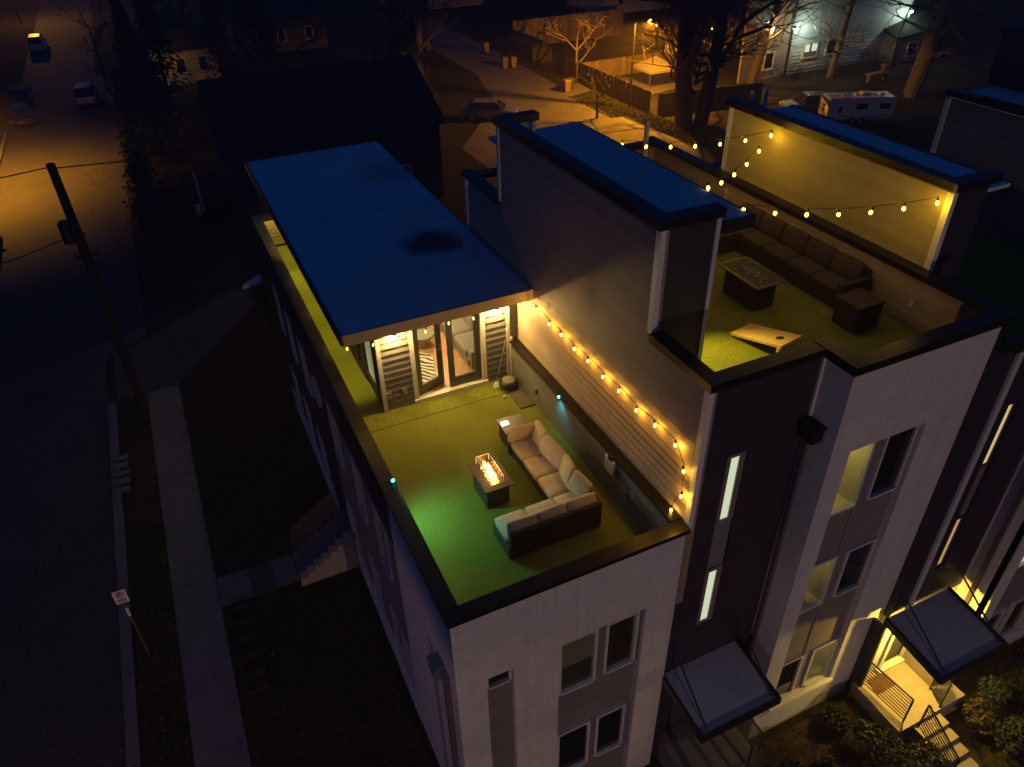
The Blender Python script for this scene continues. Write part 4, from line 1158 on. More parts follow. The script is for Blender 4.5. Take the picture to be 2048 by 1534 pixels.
for nm, pts, lb in (('overhead_wire', [(-3.45, 28.35, 2.95), (-8, 27.9, 2.75), (-16, 27, 3.2)], 'overhead wire from the pole top out across the street'), ('overhead_wire', [(-3.45, 28.35, 2.9), (-1.2, 28.6, 2.7), (0.6, 29.5, 2.55), (2.5, 31, 2.6)], 'overhead wire from the pole top toward the dark houses'), ('overhead_wire', [(-3.9, 28.3, 0.5), (-5.5, 28, 0.22), (-9, 27.6, 0.1), (-15, 27, 0.5)], 'lower sagging wire from the transformer across the street')):
    t = thing(nm, lb, 'wire', pts[0], 'wires on the utility pole')
    part('cable', MB().tube(pts, 0.022, 5), 'black', t)

# ------------------------------------------------------------------ street lamps
def street_lamp(x, y, h, arm, label, watts, col=(1.0, 0.39, 0.008), cut=174, blend=0.12):
    t = thing('street_lamp', label, 'street lamp', (x, y, GZ), 'sodium street lamps')
    part('post', MB().tube([(x, y, GZ), (x, y, GZ + h)], 0.10, 8, 0.06), 'black', t)
    e = Vector((x, y, GZ + h)) + Vector(arm)
    part('arm', MB().tube([(x, y, GZ + h - 0.2), (x + arm[0] * 0.4, y + arm[1] * 0.4, GZ + h + arm[2] * 0.8), tuple(e)], 0.035, 6), 'black', t)
    hd = part('lamp_head', MB().hexa([(e.x - 0.22, e.y - 0.12, e.z), (e.x + 0.22, e.y - 0.12, e.z), (e.x + 0.22, e.y + 0.12, e.z), (e.x - 0.22, e.y + 0.12, e.z)], [(e.x - 0.14, e.y - 0.08, e.z + 0.14), (e.x + 0.14, e.y - 0.08, e.z + 0.14), (e.x + 0.14, e.y + 0.08, e.z + 0.14), (e.x - 0.14, e.y + 0.08, e.z + 0.14)]), 'galv', t)
    part('bulb', MB().ico((e.x, e.y, e.z - 0.06), 0.12, 2), 'sodium', hd)
    lamp('street_light', (e.x, e.y, e.z - 0.22), watts, col, 0.1, t, 'SPOT' if cut else 'POINT', (0, 0, 0), R(cut), blend)
    return t
street_lamp(36.3, 54.9, 6.6, (0.75, -0.9, 0.25), 'lit sodium street lamp by the dark fence at the back road', 14500)
street_lamp(-13.6, 60.0, 7.5, (1.2, 0, 0.3), 'street lamp over the kerb island beside the parked cars', 17000, (1.0, 0.40, 0.012), 140, 0.8)
street_lamp(-12.5, 3.0, 8.0, (1.2, 0.6, 0.3), 'street lamp across the street in front of the end townhouse', 620, (1.0, 0.52, 0.38), 178)
street_lamp(-12.8, 128, 7.5, (1.2, 0, 0.3), 'distant street lamp far up the left street', 3000)
street_lamp(2.0, -22.0, 8.6, (1.0, 0.8, 0.3), 'street lamp in front of the townhouse row', 4700, (1.0, 0.64, 0.43), 0)

# ------------------------------------------------------------------ trees and shrubs
def branch(mb, p, d, L, r, depth, rnd, spread=0.55, minr=0.012):
    n = 3
    pts = [p]
    dd = d.copy()
    for i in range(n):
        dd = (dd + Vector((rnd.uniform(-1, 1), rnd.uniform(-1, 1), rnd.uniform(-0.4, 0.8))) * 0.16).normalized()
        pts.append(pts[-1] + dd * L / n)
    r1 = r * 0.62
    mb.tube(pts, r, 5 if r < 0.1 else 8, r1, caps=False)
    if depth <= 0 or r1 < minr: return
    for k in range(rnd.choice((2, 3, 3))):
        ax = Vector((rnd.uniform(-1, 1), rnd.uniform(-1, 1), rnd.uniform(-0.3, 0.6))).normalized()
        nd = (dd * (1 - spread) + ax * spread * 1.15).normalized()
        q = pts[-1] if k < 2 else pts[2]
        branch(mb, q, nd, L * rnd.uniform(0.62, 0.85), r1 * rnd.uniform(0.7, 0.95), depth - 1, rnd, spread, minr)

def bare_tree(name, label, loc, h, r, seed, m='bark', stems=1, depth=5, lean=(0, 0), group='bare trees behind the townhouses', leaves=0, low=7):
    rnd = random.Random(seed)
    t = thing(name, label, 'tree', loc, group)
    x, y, z = loc
    crown = MB()
    for s_ in range(stems):
        a = s_ * 2.4 + seed
        o = Vector((math.cos(a), math.sin(a), 0)) * (r * 1.2 if stems > 1 else 0)
        base = Vector(loc) + o - Vector((0, 0, 0.1))
        tilt = Vector((lean[0] + o.x * 0.25 / max(r, .1) * 0.3, lean[1] + o.y * 0.25 / max(r, .1) * 0.3, 1)).normalized()
        topp = base + tilt * h * 0.38
        mid = base + tilt * h * 0.2 + Vector((rnd.uniform(-.1, .1), rnd.uniform(-.1, .1), 0)) * r * 3
        part('trunk', MB().tube([base, base + tilt * 0.3, mid, topp], r, 10, r * 0.72), m, t)
        for k in range(4):
            ax = Vector((rnd.uniform(-1, 1), rnd.uniform(-1, 1), rnd.uniform(0.5, 1.3))).normalized()
            branch(crown, topp if k < 3 else mid, ax, h * 0.24, r * 0.5, depth - 1, rnd)
    for k in range(low):
        f_ = rnd.uniform(0.1, 0.4)
        a = rnd.uniform(0, 6.283)
        branch(crown, Vector(loc) + Vector((lean[0], lean[1], 1)).normalized() * h * f_, Vector((math.cos(a), math.sin(a), rnd.uniform(0.1, 0.7))).normalized(), h * 0.12, r * 0.24, 4, rnd, 0.5)
    if leaves:
        vs = [Vector(v) for v in crown.v if v[2] > z + h * 0.4]
        for k in range(leaves):
            c_ = rnd.choice(vs) + Vector((rnd.gauss(0, .15), rnd.gauss(0, .15), rnd.gauss(0, .15)))
            u_, v_ = Vector((rnd.uniform(-1, 1), rnd.uniform(-1, 1), rnd.uniform(-1, 1))).normalized() * 0.10, Vector((rnd.uniform(-1, 1), rnd.uniform(-1, 1), rnd.uniform(-1, 1))).normalized() * 0.05
            crown.quad(c_ - u_, c_ + v_, c_ + u_, c_ - v_)
    part('crown', crown, m, t)
    return t
bare_tree('bare_tree', 'big dark bare tree with three trunks beyond the dark fence', (38.0, 48.7, GZ), 20, 0.62, 3, stems=3, depth=6, low=26)
bare_tree('bare_tree', 'pale bare tree lit from the street behind the dark fence', (36.75, 64.9, GZ), 7.2, 0.17, 11, m='palebark', depth=5, leaves=350, low=0)
bare_tree('bare_tree', 'leaning bare tree at the left corner of the white house', (49.0, 55.0, GZ), 19, 0.42, 21, lean=(0.28, 0), depth=6, low=14)
bare_tree('bare_tree', 'slender bare tree in front of the white house wall', (57.6, 54.2, GZ), 17, 0.34, 33, lean=(0.12, 0), depth=6)
bare_tree('bare_tree', 'thick bare tree at the right end of the camper', (59.0, 46.6, GZ), 20, 0.6, 42, stems=2, depth=6, lean=(0.1, 0))
bare_tree('bare_tree', 'tangled low bare tree at the edge of the back road', (32.4, 53.6, GZ), 4.6, 0.13, 55, depth=5)
bare_tree('bare_tree', 'dark bare tree beside the neighbour house behind the penthouse', (16.5, 60.0, GZ), 15, 0.4, 61, depth=5)
bare_tree('bare_tree', 'dark bare tree at the far end of the back road', (24.5, 74.0, GZ), 16, 0.5, 77, depth=6)
bare_tree('bare_tree', 'roadside bare tree overhanging the parked silver car', (-3.2, 84.0, GZ), 9, 0.25, 81, depth=5)
bare_tree('bare_tree', 'dark bare tree on the far left beyond the black cars', (-14.5, 96.0, GZ), 13, 0.35, 85, depth=5)
bare_tree('bare_tree', 'dark bare tree by the long fence at the top', (29.0, 84.0, GZ), 14, 0.45, 95, depth=5)
bare_tree('bare_tree', 'bare tree hiding the small lit house at the upper left', (4.6, 88.0, GZ), 13, 0.35, 97, depth=5)

def conifer(label, loc, h, r, seed):
    rnd = random.Random(seed)
    t = thing('evergreen_tree', label, 'tree', loc, 'dark evergreens behind the houses')
    x, y, z = loc
    part('trunk', MB().tube([(x, y, z - 0.1), (x, y, z + h * 0.95)], 0.22, 8, 0.04), 'bark', t)
    cr_ = MB()
    for k in range(2600):
        f_ = rnd.random() ** 0.8
        zz = z + 0.6 + f_ * (h - 0.6)
        rr = r * (1 - f_) * rnd.uniform(0.35, 1.05) * (0.8 + 0.2 * math.sin(f_ * 40 + rnd.random()))
        a = rnd.uniform(0, 2 * math.pi)
        c_ = Vector((x + rr * math.cos(a), y + rr * math.sin(a), zz))
        d_ = Vector((math.cos(a), math.sin(a), -0.5)).normalized() * rnd.uniform(0.25, 0.5)
        n_ = Vector((-math.sin(a), math.cos(a), rnd.uniform(-.4, .4))) * rnd.uniform(0.06, 0.13)
        cr_.quad(c_ - n_, c_ + n_, c_ + d_ + n_ * .3, c_ + d_ - n_ * .3)
    part('crown', cr_, 'pine', t)
conifer('dark evergreen at the lawn in front of the small lit house', (-0.4, 76, GZ), 9, 2.6, 11)
conifer('dark evergreen beside the small lit house wall', (7.2, 80, GZ), 10, 2.8, 12)
conifer('dark evergreen near the road beyond the silver car', (0.2, 62, GZ), 8, 2.5, 13)
conifer('tall dark evergreen left of the neighbour house', (1.5, 66, GZ), 12, 3.2, 5)
conifer('broad dark evergreen behind the neighbour house', (9.5, 72, GZ), 13, 3.6, 6)
conifer('dark evergreen right of the neighbour house', (20.5, 66, GZ), 11, 3.0, 8)

def shrub(label, loc, r, h, seed, m='leaf', group='shrubs in the planting beds', n=900):
    rnd = random.Random(seed)
    t = thing('shrub', label, 'shrub', loc, group)
    x, y, z = loc
    part('stem', MB().tube([(x, y, z - 0.05), (x, y, z + h * 0.5)], 0.03, 6).tube([(x, y, z), (x + r * .3, y, z + h * .5)], 0.02, 5), 'bark', t)
    fl = MB()
    lobes = [(rnd.uniform(-.5, .5) * r, rnd.uniform(-.5, .5) * r, rnd.uniform(0.4, 0.75) * h, rnd.uniform(0.35, 0.6)) for _ in range(6)]
    for k in range(n):
        lx, ly, lz, lr = rnd.choice(lobes)
        d_ = Vector((rnd.gauss(0, 1), rnd.gauss(0, 1), rnd.gauss(0, 1))).normalized() * rnd.uniform(0.55, 1.0)
        c_ = Vector((x + lx + d_.x * lr * r, y + ly + d_.y * lr * r, max(z + 0.03, z + lz + d_.z * lr * h * 0.7)))
        u_ = Vector((rnd.uniform(-1, 1), rnd.uniform(-1, 1), rnd.uniform(-1, 1))).normalized() * 0.06
        v_ = Vector((rnd.uniform(-1, 1), rnd.uniform(-1, 1), rnd.uniform(-1, 1))).normalized() * 0.035
        fl.quad(c_ - u_, c_ + v_, c_ + u_, c_ - v_)
    part('foliage', fl, m, t)
BZ = GZ + 0.14
shrub('dark shrub under the left porch rail of the lit porch', (11.75, 5.35, BZ), 0.62, 0.8, 1)
shrub('leafy shrub at the foot of the lit porch railing', (12.35, 4.3, BZ), 0.7, 0.75, 2)
shrub('largest dark shrub, spreading in front of the lit porch side', (11.75, 4.35, BZ), 0.95, 1.15, 12, n=1800)
shrub('small dark shrub nearest the white box corner', (11.35, 6.2, BZ), 0.4, 0.5, 3)
shrub('dry brown shrub right of the porch steps', (14.6, 4.75, BZ), 0.5, 0.5, 4, 'leaf2')
shrub('round dark shrub beside the end of the porch awning', (15.4, 5.0, BZ), 0.5, 0.6, 5)
shrub('green shrub low in the right corner bed', (14.9, 3.9, BZ), 0.65, 0.6, 6)
shrub('dry tufted shrub in the bed below the sill', (10.4, 5.3, BZ), 0.45, 0.4, 7, 'leaf2')
shrub('low dark shrub in the bed near the dark porch rail', (9.6, 5.6, BZ), 0.4, 0.45, 8)
shrub('brown shrub in the middle of the front bed', (10.9, 4.4, BZ), 0.5, 0.45, 9, 'leaf2')
gr = MB()
rnd = random.Random(3)
for k in range(9000):
    x, y = rnd.uniform(9.0, 18), rnd.uniform(0.5, 6.5)
    if 12.3 < x < 14.7 and y > 3.5: continue
    h = rnd.uniform(0.03, 0.10)
    a = rnd.uniform(0, 6.28)
    gr.add([(x, y, BZ), (x + 0.03 * math.cos(a), y + 0.03 * math.sin(a), BZ), (x + rnd.uniform(-.05, .05), y + rnd.uniform(-.05, .05), BZ + h)], [(0, 1, 2)])
struct('ground_cover', gr, 'leaf2', 'stuff')
gr = MB()
for k in range(14000):
    x, y = rnd.uniform(33.4, 37), rnd.uniform(44, 60.5)
    if x < 34.8 and y < 53: continue
    h = rnd.uniform(0.05, 0.16)
    a = rnd.uniform(0, 6.28)
    gr.add([(x, y, GZ - 0.02), (x + 0.05 * math.cos(a), y + 0.05 * math.sin(a), GZ - 0.02), (x + rnd.uniform(-.08, .08), y + rnd.uniform(-.08, .08), GZ + h)], [(0, 1, 2)])
struct('grass', gr, 'leaf', 'stuff')

hg = thing('hedge', 'long dark hedge along the right side of the lit left street', 'hedge', (-1.9, 60, GZ))
hm = MB()
rnd = random.Random(17)
for k in range(9000):
    y = rnd.uniform(44, 84)
    hh = 2.2 + 0.5 * math.sin(y * 0.9) + 0.4 * math.sin(y * 2.3)
    c_ = Vector((-1.75 + rnd.gauss(0, 0.32), y, GZ + hh * rnd.random() ** 0.6))
    u_ = Vector((rnd.uniform(-1, 1), rnd.uniform(-1, 1), rnd.uniform(-1, 1))).normalized() * 0.16
    v_ = Vector((rnd.uniform(-1, 1), rnd.uniform(-1, 1), rnd.uniform(-1, 1))).normalized() * 0.09
    hm.quad(c_ - u_, c_ + v_, c_ + u_, c_ - v_)
part('foliage', hm, 'pine', hg)
for k in range(10):
    part('stem', MB().tube([(-1.8, 45 + 4 * k, GZ - 0.05), (-1.75, 45.1 + 4 * k, GZ + 1.6)], 0.05, 6, 0.02), 'bark', hg)
# ------------------------------------------------------------------ back yards
def fence(label, a, b, h, m, board=0.5, sgn=1):
    t = thing('board_fence', label, 'fence', (*a, GZ))
    A, B = Vector((*a, GZ)), Vector((*b, GZ))
    d = (B - A)
    L = d.length
    d.normalize()
    n_ = Vector((-d.y, d.x, 0)) * 0.02
    n = int(L / board)
    rnd = random.Random(int(L * 100))
    for k in range(n):
        p, q = A + d * (k * L / n + 0.008), A + d * ((k + 1) * L / n - 0.008)
        off = n_ * rnd.uniform(-0.4, 0.4)
        hh = h + rnd.uniform(-0.04, 0.04)
        part('board', MB().hexa([p - n_ + off, q - n_ + off, q + n_ + off, p + n_ + off], [v + Vector((0, 0, hh)) for v in (p - n_ + off, q - n_ + off, q + n_ + off, p + n_ + off)]), m, t)
    for k in range(0, n + 1, 5):
        p = A + d * (k * L / n)
        part('post', MB().box(p.x - 0.07, p.x + 0.07, p.y - 0.07, p.y + 0.07, GZ, GZ + h + 0.05), m, t)
    return t
fence('dark stained fence running along the back road', (36.7, 64.4), (36.75, 52.6), 1.75, 'darkfence', 0.4)
fence('short dark gate fence behind the pale tree', (36.5, 68.5), (36.6, 65.2), 1.7, 'darkfence', 0.4)
fence('lamp lit cedar fence across the back of the small yard', (36.95, 64.6), (48.5, 64.6), 1.6, 'fence', 0.4)
fence('long tall wooden fence at the top beyond the pale tree', (37.6, 80.4), (51.5, 80.4), 2.75, 'fence', 0.6)
fence('dark fence in front of the camper yard', (37.2, 52.0), (46.5, 50.6), 1.7, 'darkfence', 0.5)
cn = thing('canopy_tent', 'pale peaked canopy in the lamp lit yard behind the dark fence', 'canopy', (42.5, 60.2, GZ))
ct = [(40.7, 58.6), (43.7, 58.6), (43.7, 61.6), (40.7, 61.6)]
pk_ = (42.2, 60.1, GZ + 2.5)
part('canopy', MB().add([(x, y, GZ + 1.55) for x, y in ct] + [pk_] + [(x, y, GZ + 1.35) for x, y in ct], [(0, 1, 4), (1, 2, 4), (2, 3, 4), (3, 0, 4), (0, 5, 6, 1), (1, 6, 7, 2), (2, 7, 8, 3), (3, 8, 5, 0)]), 'canvas', cn)
for x, y in ct:
    part('leg', MB().tube([(x, y, GZ), (x, y, GZ + 1.5)], 0.03, 6), 'galv', cn)
def bin_(loc, label, m='bin'):
    x, y, z = loc
    t = thing('wheelie_bin', label, 'bin', loc, 'wheeled bins on the verge')
    part('body', MB().hexa([(x - .22, y - .25, z + .05), (x + .22, y - .25, z + .05), (x + .22, y + .25, z + .05), (x - .22, y + .25, z + .05)], [(x - .3, y - .32, z + .95), (x + .3, y - .32, z + .95), (x + .3, y + .32, z + .95), (x - .3, y + .32, z + .95)]), m, t)
    part('lid', MB().hexa([(x - .32, y - .34, z + .955), (x + .32, y - .34, z + .955), (x + .32, y + .36, z + .955), (x - .32, y + .36, z + .955)], [(x - .25, y - .27, z + 1.05), (x + .25, y - .27, z + 1.05), (x + .25, y + .3, z + 1.05), (x - .25, y + .3, z + 1.05)]), m, t)
    for s_ in (-.24, .24):
        part('wheel', MB().disc((x + s_, y + .27, z + .1), 'x', .1, .05, 12), 'tyre', t)
bin_((34.1, 61.9, GZ), 'tan wheeled bin on the small lit driveway')
bin_((34.75, 62.3, GZ), 'darker wheeled bin right behind the tan bin on the driveway', 'darkfence')
bin_((34.1, 80.0, GZ), 'lone tan wheeled bin far up the back road')
bin_((33.0, 72.8, GZ), 'left bin of the pair at the roadside shadow', 'fence')
bin_((33.8, 72.5, GZ), 'right bin of the pair at the roadside shadow', 'bin')
sh = thing('dark_shed', 'low dark shed beside the long wooden fence', 'shed', (37.4, 75.5, GZ))
part('wall', MB().box(36.2, 38.4, 72.9, 78.6, GZ, GZ + 1.5), 'darkfence', sh)
part('roof', MB().hexa([(36.0, 72.7, GZ + 1.5), (38.6, 72.7, GZ + 1.5), (38.6, 78.8, GZ + 1.5), (36.0, 78.8, GZ + 1.5)], [(37.25, 72.7, GZ + 2.1), (37.35, 72.7, GZ + 2.1), (37.35, 78.8, GZ + 2.1), (37.25, 78.8, GZ + 2.1)]), 'shingle', sh)

# white house with security lights
h = thing('white_house', 'white clapboard house with security lamps and bare trees in front', 'house', (58, 60, GZ))
HY = 57.0
part('front_wall', MB().box(54.7, 69.5, HY, HY + 0.2, GZ, 1.0), 'hsiding', h)
z = GZ + 0.3
while z < 0.9:
    part('siding_plank', MB().hexa([(54.7, HY - 0.05, z), (69.5, HY - 0.05, z), (69.5, HY, z), (54.7, HY, z)], [(54.7, HY - 0.01, z + .32), (69.5, HY - 0.01, z + .32), (69.5, HY, z + .32), (54.7, HY, z + .32)]), 'hsiding', h)
    z += 0.322
part('side_wall', MB().hexa([(49.0, HY - 0.4, GZ), (54.7, HY, GZ), (54.7, HY + 0.2, GZ), (49.0, HY - 0.2, GZ)], [(49.0, HY - 0.4, -0.5), (54.7, HY, 1.0), (54.7, HY + .2, 1.0), (49.0, HY - .2, -0.5)]), 'plaster', h)
part('corner_trim', MB().box(54.6, 54.8, HY - 0.1, HY - 0.051, GZ, 1.0), 'black', h)
window_y(h, 56.4, 58.2, HY - 0.05, -5.8, -4.35, m='litwin', fw=0.16, dep=0.1)
part('curtain', MB().box(57.15, 57.35, HY - 0.16, HY - 0.10, -5.7, -4.45).box(56.56, 57.15, HY - 0.13, HY - 0.09, -5.7, -5.2).box(57.35, 58.04, HY - 0.13, HY - 0.09, -5.7, -5.2), 'panel', h.children[-1])
window_y(h, 59.2, 60.9, HY - 0.05, -5.8, -4.3, fw=0.16, dep=0.1)
window_y(h, 51.6, 52.8, HY - 0.35, -6.2, -4.6, fw=0.14, dep=0.1)
part('annex', MB().box(66.6, 71.0, HY - 1.6, HY - 0.06, GZ - 1, -4.6), 'plaster', h)
part('annex_roof', MB().hexa([(66.4, HY - 1.8, -4.9), (71.4, HY - 1.8, -4.5), (71.4, HY - .06, -3.1), (66.4, HY - .06, -4.3)], [(66.4, HY - 1.8, -4.7), (71.4, HY - 1.8, -4.3), (71.4, HY - .06, -2.9), (66.4, HY - .06, -4.1)]), 'shingle', h)
window_y(h, 68.3, 69.7, HY - 1.62, -6.6, -5.3, fw=0.12, dep=0.1)
for x_, z_ in ((54.95, -2.95), (69.3, -2.75)):
    sl = part('security_lamp', MB().box(x_ - .12, x_ + .12, HY - .35, HY - .052, z_, z_ + .15), 'galv', h)
    part('lens', MB().ico((x_, HY - .3, z_ - .08), .11, 2), 'coolled', sl)
    lamp('security_light', (x_ + (0.9 if x_ < 60 else -.9), HY - 1.3, z_ - .1), 150, (0.75, 1.0, 0.8), 0.1, h)
part('gable_roof', MB().hexa([(48.0, HY - .8, -0.4), (70, HY - .8, 1.0), (70, HY + 9, 1.0), (48, HY + 9, 1.0)], [(50.0, HY + 4, 4.4), (68, HY + 4, 4.4), (68, HY + 4.2, 4.4), (50, HY + 4.2, 4.4)]), 'shingle', h)
wl = thing('wall_lantern', 'bright warm lamp on the left corner of the white house', 'lamp', (51.2, 56.0, -1.9))
part('lens', MB().ico((50.9, 55.9, -2.0), .13, 2), 'coolled', wl)
part('bracket', MB().box(50.85, 50.95, 55.95, 56.5, -2.0, -1.85), 'black', wl)
lamp('wall_light', (50.4, 54.6, -2.3), 420, (1.0, 0.66, 0.25), .1, wl)
string_light('distant string of small warm bulbs beside the white house', [[(46.4 + 0.62 * k, 58.0 + 0.05 * k, -2.35 - 0.25 * math.sin(k * .42)) for k in range(9)]], 'faint', 'strings of lights in the far yards', r=0.06)

# camper trailer
rv = thing('camper_trailer', 'white camper trailer with dark windows parked beyond the blue roof', 'camper', (48.95, 42.3, GZ), None, math.atan2(40.75 - 42.66, 51.42 - 47.18))
L_, W_, H_ = 5.15, 1.8, 1.55
bm_ = MB()
prof = [(-L_ / 2, 0.0), (L_ / 2, 0.0), (L_ / 2, H_ * 0.8), (L_ / 2 - 0.12, H_), (-L_ / 2 + 0.15, H_), (-L_ / 2, H_ * 0.86)]
bm_.hexa([(x, 0, 0.5 + z) for x, z in prof], [(x, W_, 0.5 + z) for x, z in prof])
part('body', bm_, 'carwhite', rv, bevel=0.06)
part('stripe', MB().box(-L_ / 2 + .1, L_ / 2 - .1, -0.012, -0.002, 0.62, 0.68).box(-L_ / 2 + .1, L_ / 2 - .1, -0.012, -0.002, 0.74, 0.77), 'panel', rv)
for a, b, c_, d_ in ((-1.75, -1.5, 0.95, 1.45), (-0.45, 0.45, 1.2, 1.62), (1.35, 1.75, 1.2, 1.62), (1.8, 2.15, 1.2, 1.62)):
    wf = part('window', MB().box(a - .04, b + .04, -0.02, -0.002, c_ - .04, d_ + .04), 'frame', rv)
    part('pane', MB().box(a, b, -0.03, -0.021, c_, d_), 'pane', wf)
for z0 in (0.98, 1.28):
    part('end_window', MB().box(-L_ / 2 - 0.02, -L_ / 2 - .002, 0.62, 1.0, z0, z0 + 0.22), 'pane', rv)
part('emblem', MB().box(-L_ / 2 - 0.012, -L_ / 2 - .002, 0.75, 1.1, 1.66, 1.70), 'ink', rv)
part('roof_unit', MB().box(0.1, 0.75, 0.6, 1.2, 2.06, 2.26), 'carwhite', rv, bevel=0.05)
for xx in (-1.3, -0.4, 1.5):
    part('roof_vent', MB().box(xx, xx + .35, 0.7, 1.05, 2.06, 2.15), 'frame', rv)
part('bumper', MB().box(-L_ / 2 + .05, L_ / 2 - .05, 0.05, W_ - .05, 0.36, 0.5), 'galv', rv)
for xx in (-0.55, 0.15):
    for yy in (0.08, W_ - .08):
        wv = part('wheel', MB().disc((xx, yy, 0.3), 'y', 0.3, 0.18, 18), 'tyre', rv)
        part('rim', MB().disc((xx, yy + (-.095 if yy < 1 else .095), 0.3), 'y', 0.16, 0.02, 14), 'galv', wv)
tb = thing('yard_table', 'small pale table with a pot on it behind the camper', 'table', (60.1, 51.1, GZ))
part('top', MB().box(58.9, 61.3, 50.7, 51.5, GZ + .7, GZ + .76), 'concrete', tb)
for xx in (59.1, 61.1):
    part('leg', MB().box(xx - .06, xx + .06, 50.9, 51.3, GZ, GZ + .7), 'bark', tb)
pt = thing('plant_pot', 'terracotta pot standing on the pale yard table', 'pot', (60.8, 51.1, GZ + .76))
part('pot', MB().lathe((60.8, 51.1, GZ + .76), [(.22, 0), (.32, .5), (.36, .5), (.36, .62)], 14), 'rust', pt)
for k, (x_, lb) in enumerate(((55.0, 'dark hedge mound at the foot of the white house'), (58.8, 'second dark hedge mound right of the slender tree'), (63.5, 'dark hedge mound under the house wall near the annex'))):
    shrub(lb, (x_, 55.6, GZ), 1.9, 1.3, 20 + k, 'leaf', 'hedge mounds at the white house', 900)

# ------------------------------------------------------------------ cars
def car(loc, rot, paint, label, seed=0, suv=False, group='parked cars'):
    t = thing('parked_car', label, 'car', loc, group, rot)
    L, W, H = 4.5, 1.8, 1.65 if suv else 1.43
    bz, sh_ = 0.28, 0.86 if not suv else 0.98
    side = [(-L / 2, 0.45), (-L / 2 + .08, bz), (L / 2 - .08, bz), (L / 2, 0.45), (L / 2 - .05, sh_ - .16), (L / 2 - 1.1, sh_), (-L / 2 + .75, sh_ + .02), (-L / 2 + .05, sh_ - .04)]
    mb = MB()
    rows = []
    for yy, k in ((-W / 2, 0.93), (-W / 2 + 0.12, 1.0), (W / 2 - 0.12, 1.0), (W / 2, 0.93)):
        rows.append([(x * (0.985 if k < 1 else 1), yy, 0.28 + (z - 0.28) * (0.9 if k < 1 else 1)) for x, z in side])
    n = len(side)
    mb.add([p for r_ in rows for p in r_], [tuple(range(n)), tuple(range(4 * n - 1, 3 * n - 1, -1))] + [(i * n + k, (i + 1) * n + k, (i + 1) * n + (k + 1) % n, i * n + (k + 1) % n) for i in range(3) for k in range(n)])
    body = part('body', mb, paint, t)
    roof0, roof1 = (-1.75 if suv else -1.35, 0.55)
    gx0, gx1 = (-2.05 if suv else -1.85, 1.25)
    wg = W / 2 - .1
    wr = W / 2 - .28
    part('windows', MB().hexa([(gx0, -wg, sh_), (gx1, -wg, sh_), (gx1, wg, sh_), (gx0, wg, sh_)], [(roof0, -wr, H - .05), (roof1, -wr, H - .05), (roof1, wr, H - .05), (roof0, wr, H - .05)]), 'pane', t)
    part('roof', MB().hexa([(roof0 - .04, -wr - .02, H - .05), (roof1 + .05, -wr - .02, H - .05), (roof1 + .05, wr + .02, H - .05), (roof0 - .04, wr + .02, H - .05)], [(roof0 + .1, -wr + .08, H), (roof1 - .12, -wr + .08, H), (roof1 - .12, wr - .08, H), (roof0 + .1, wr - .08, H)]), paint, t)
    pil = MB()
    for s_ in (-1, 1):
        for (xa, xb) in ((gx0, roof0), (gx1, roof1), (-0.35, -0.35)):
            pil.tube([(xa, s_ * wg, sh_), (xb, s_ * wr, H - .03)], 0.035, 5)
    part('pillars', pil, paint, t)
    for s_ in (-1, 1):
        for xx in (-1.38, 1.4):
            wv = part('wheel', MB().disc((xx, s_ * (W / 2 - .1), .32), 'y', .32, .22, 20), 'tyre', t)
            part('rim', MB().disc((xx, s_ * (W / 2 + .012), .32), 'y', .2, .02, 14), 'galv', wv)
        part('headlight', MB().box(L / 2 - .12, L / 2 - .02, s_ * .62 - .18, s_ * .62 + .18, .56, .68), 'frame', t)
        part('tail_light', MB().box(-L / 2 - .01, -L / 2 + .06, s_ * .68 - .14, s_ * .68 + .14, .62, .78), 'rust', t)
        part('mirror', MB().box(.85, 1.02, s_ * (W / 2 + .02) - .08, s_ * (W / 2 + .02) + .08, sh_, sh_ + .12), paint, t)
    part('number_plate', MB().box(-L / 2 - .012, -L / 2 + .0, -.25, .25, .5, .62), 'panel', t)
    return t
car((-9.95, 76.0, GZ), R(92), 'carblack', 'black car nearest on the far kerb of the left street')
car((-10.4, 83.0, GZ), R(92), 'carblack', 'black car parked behind another at the far kerb')
car((-4.95, 80.2, GZ), R(88), 'carsilver', 'silver car parked at the near kerb under the sodium light', suv=True)
car((-9.9, 108.0, GZ), R(90), 'carwhite', 'pale car far up the left street in the dark', suv=True)
car((-10.9, 48.6, GZ), R(92), 'carblack', 'black car cut by the left edge of the photo')
car((24.9, 58.0, GZ), R(-29), 'carsilver', 'silver sedan on the back road above the tall wall')
car((48.3, 46.9, GZ), R(160), 'carsilver', 'pale car partly hidden behind the camper')
tt = thing('stub_pole', 'short leaning pole at the near kerb beside the silver car', 'pole', (-3.75, 73.4, GZ))
part('pole', MB().tube([(-3.75, 73.4, GZ), (-3.8, 74.2, GZ + 1.9)], .12, 8, .09), 'pole', tt)

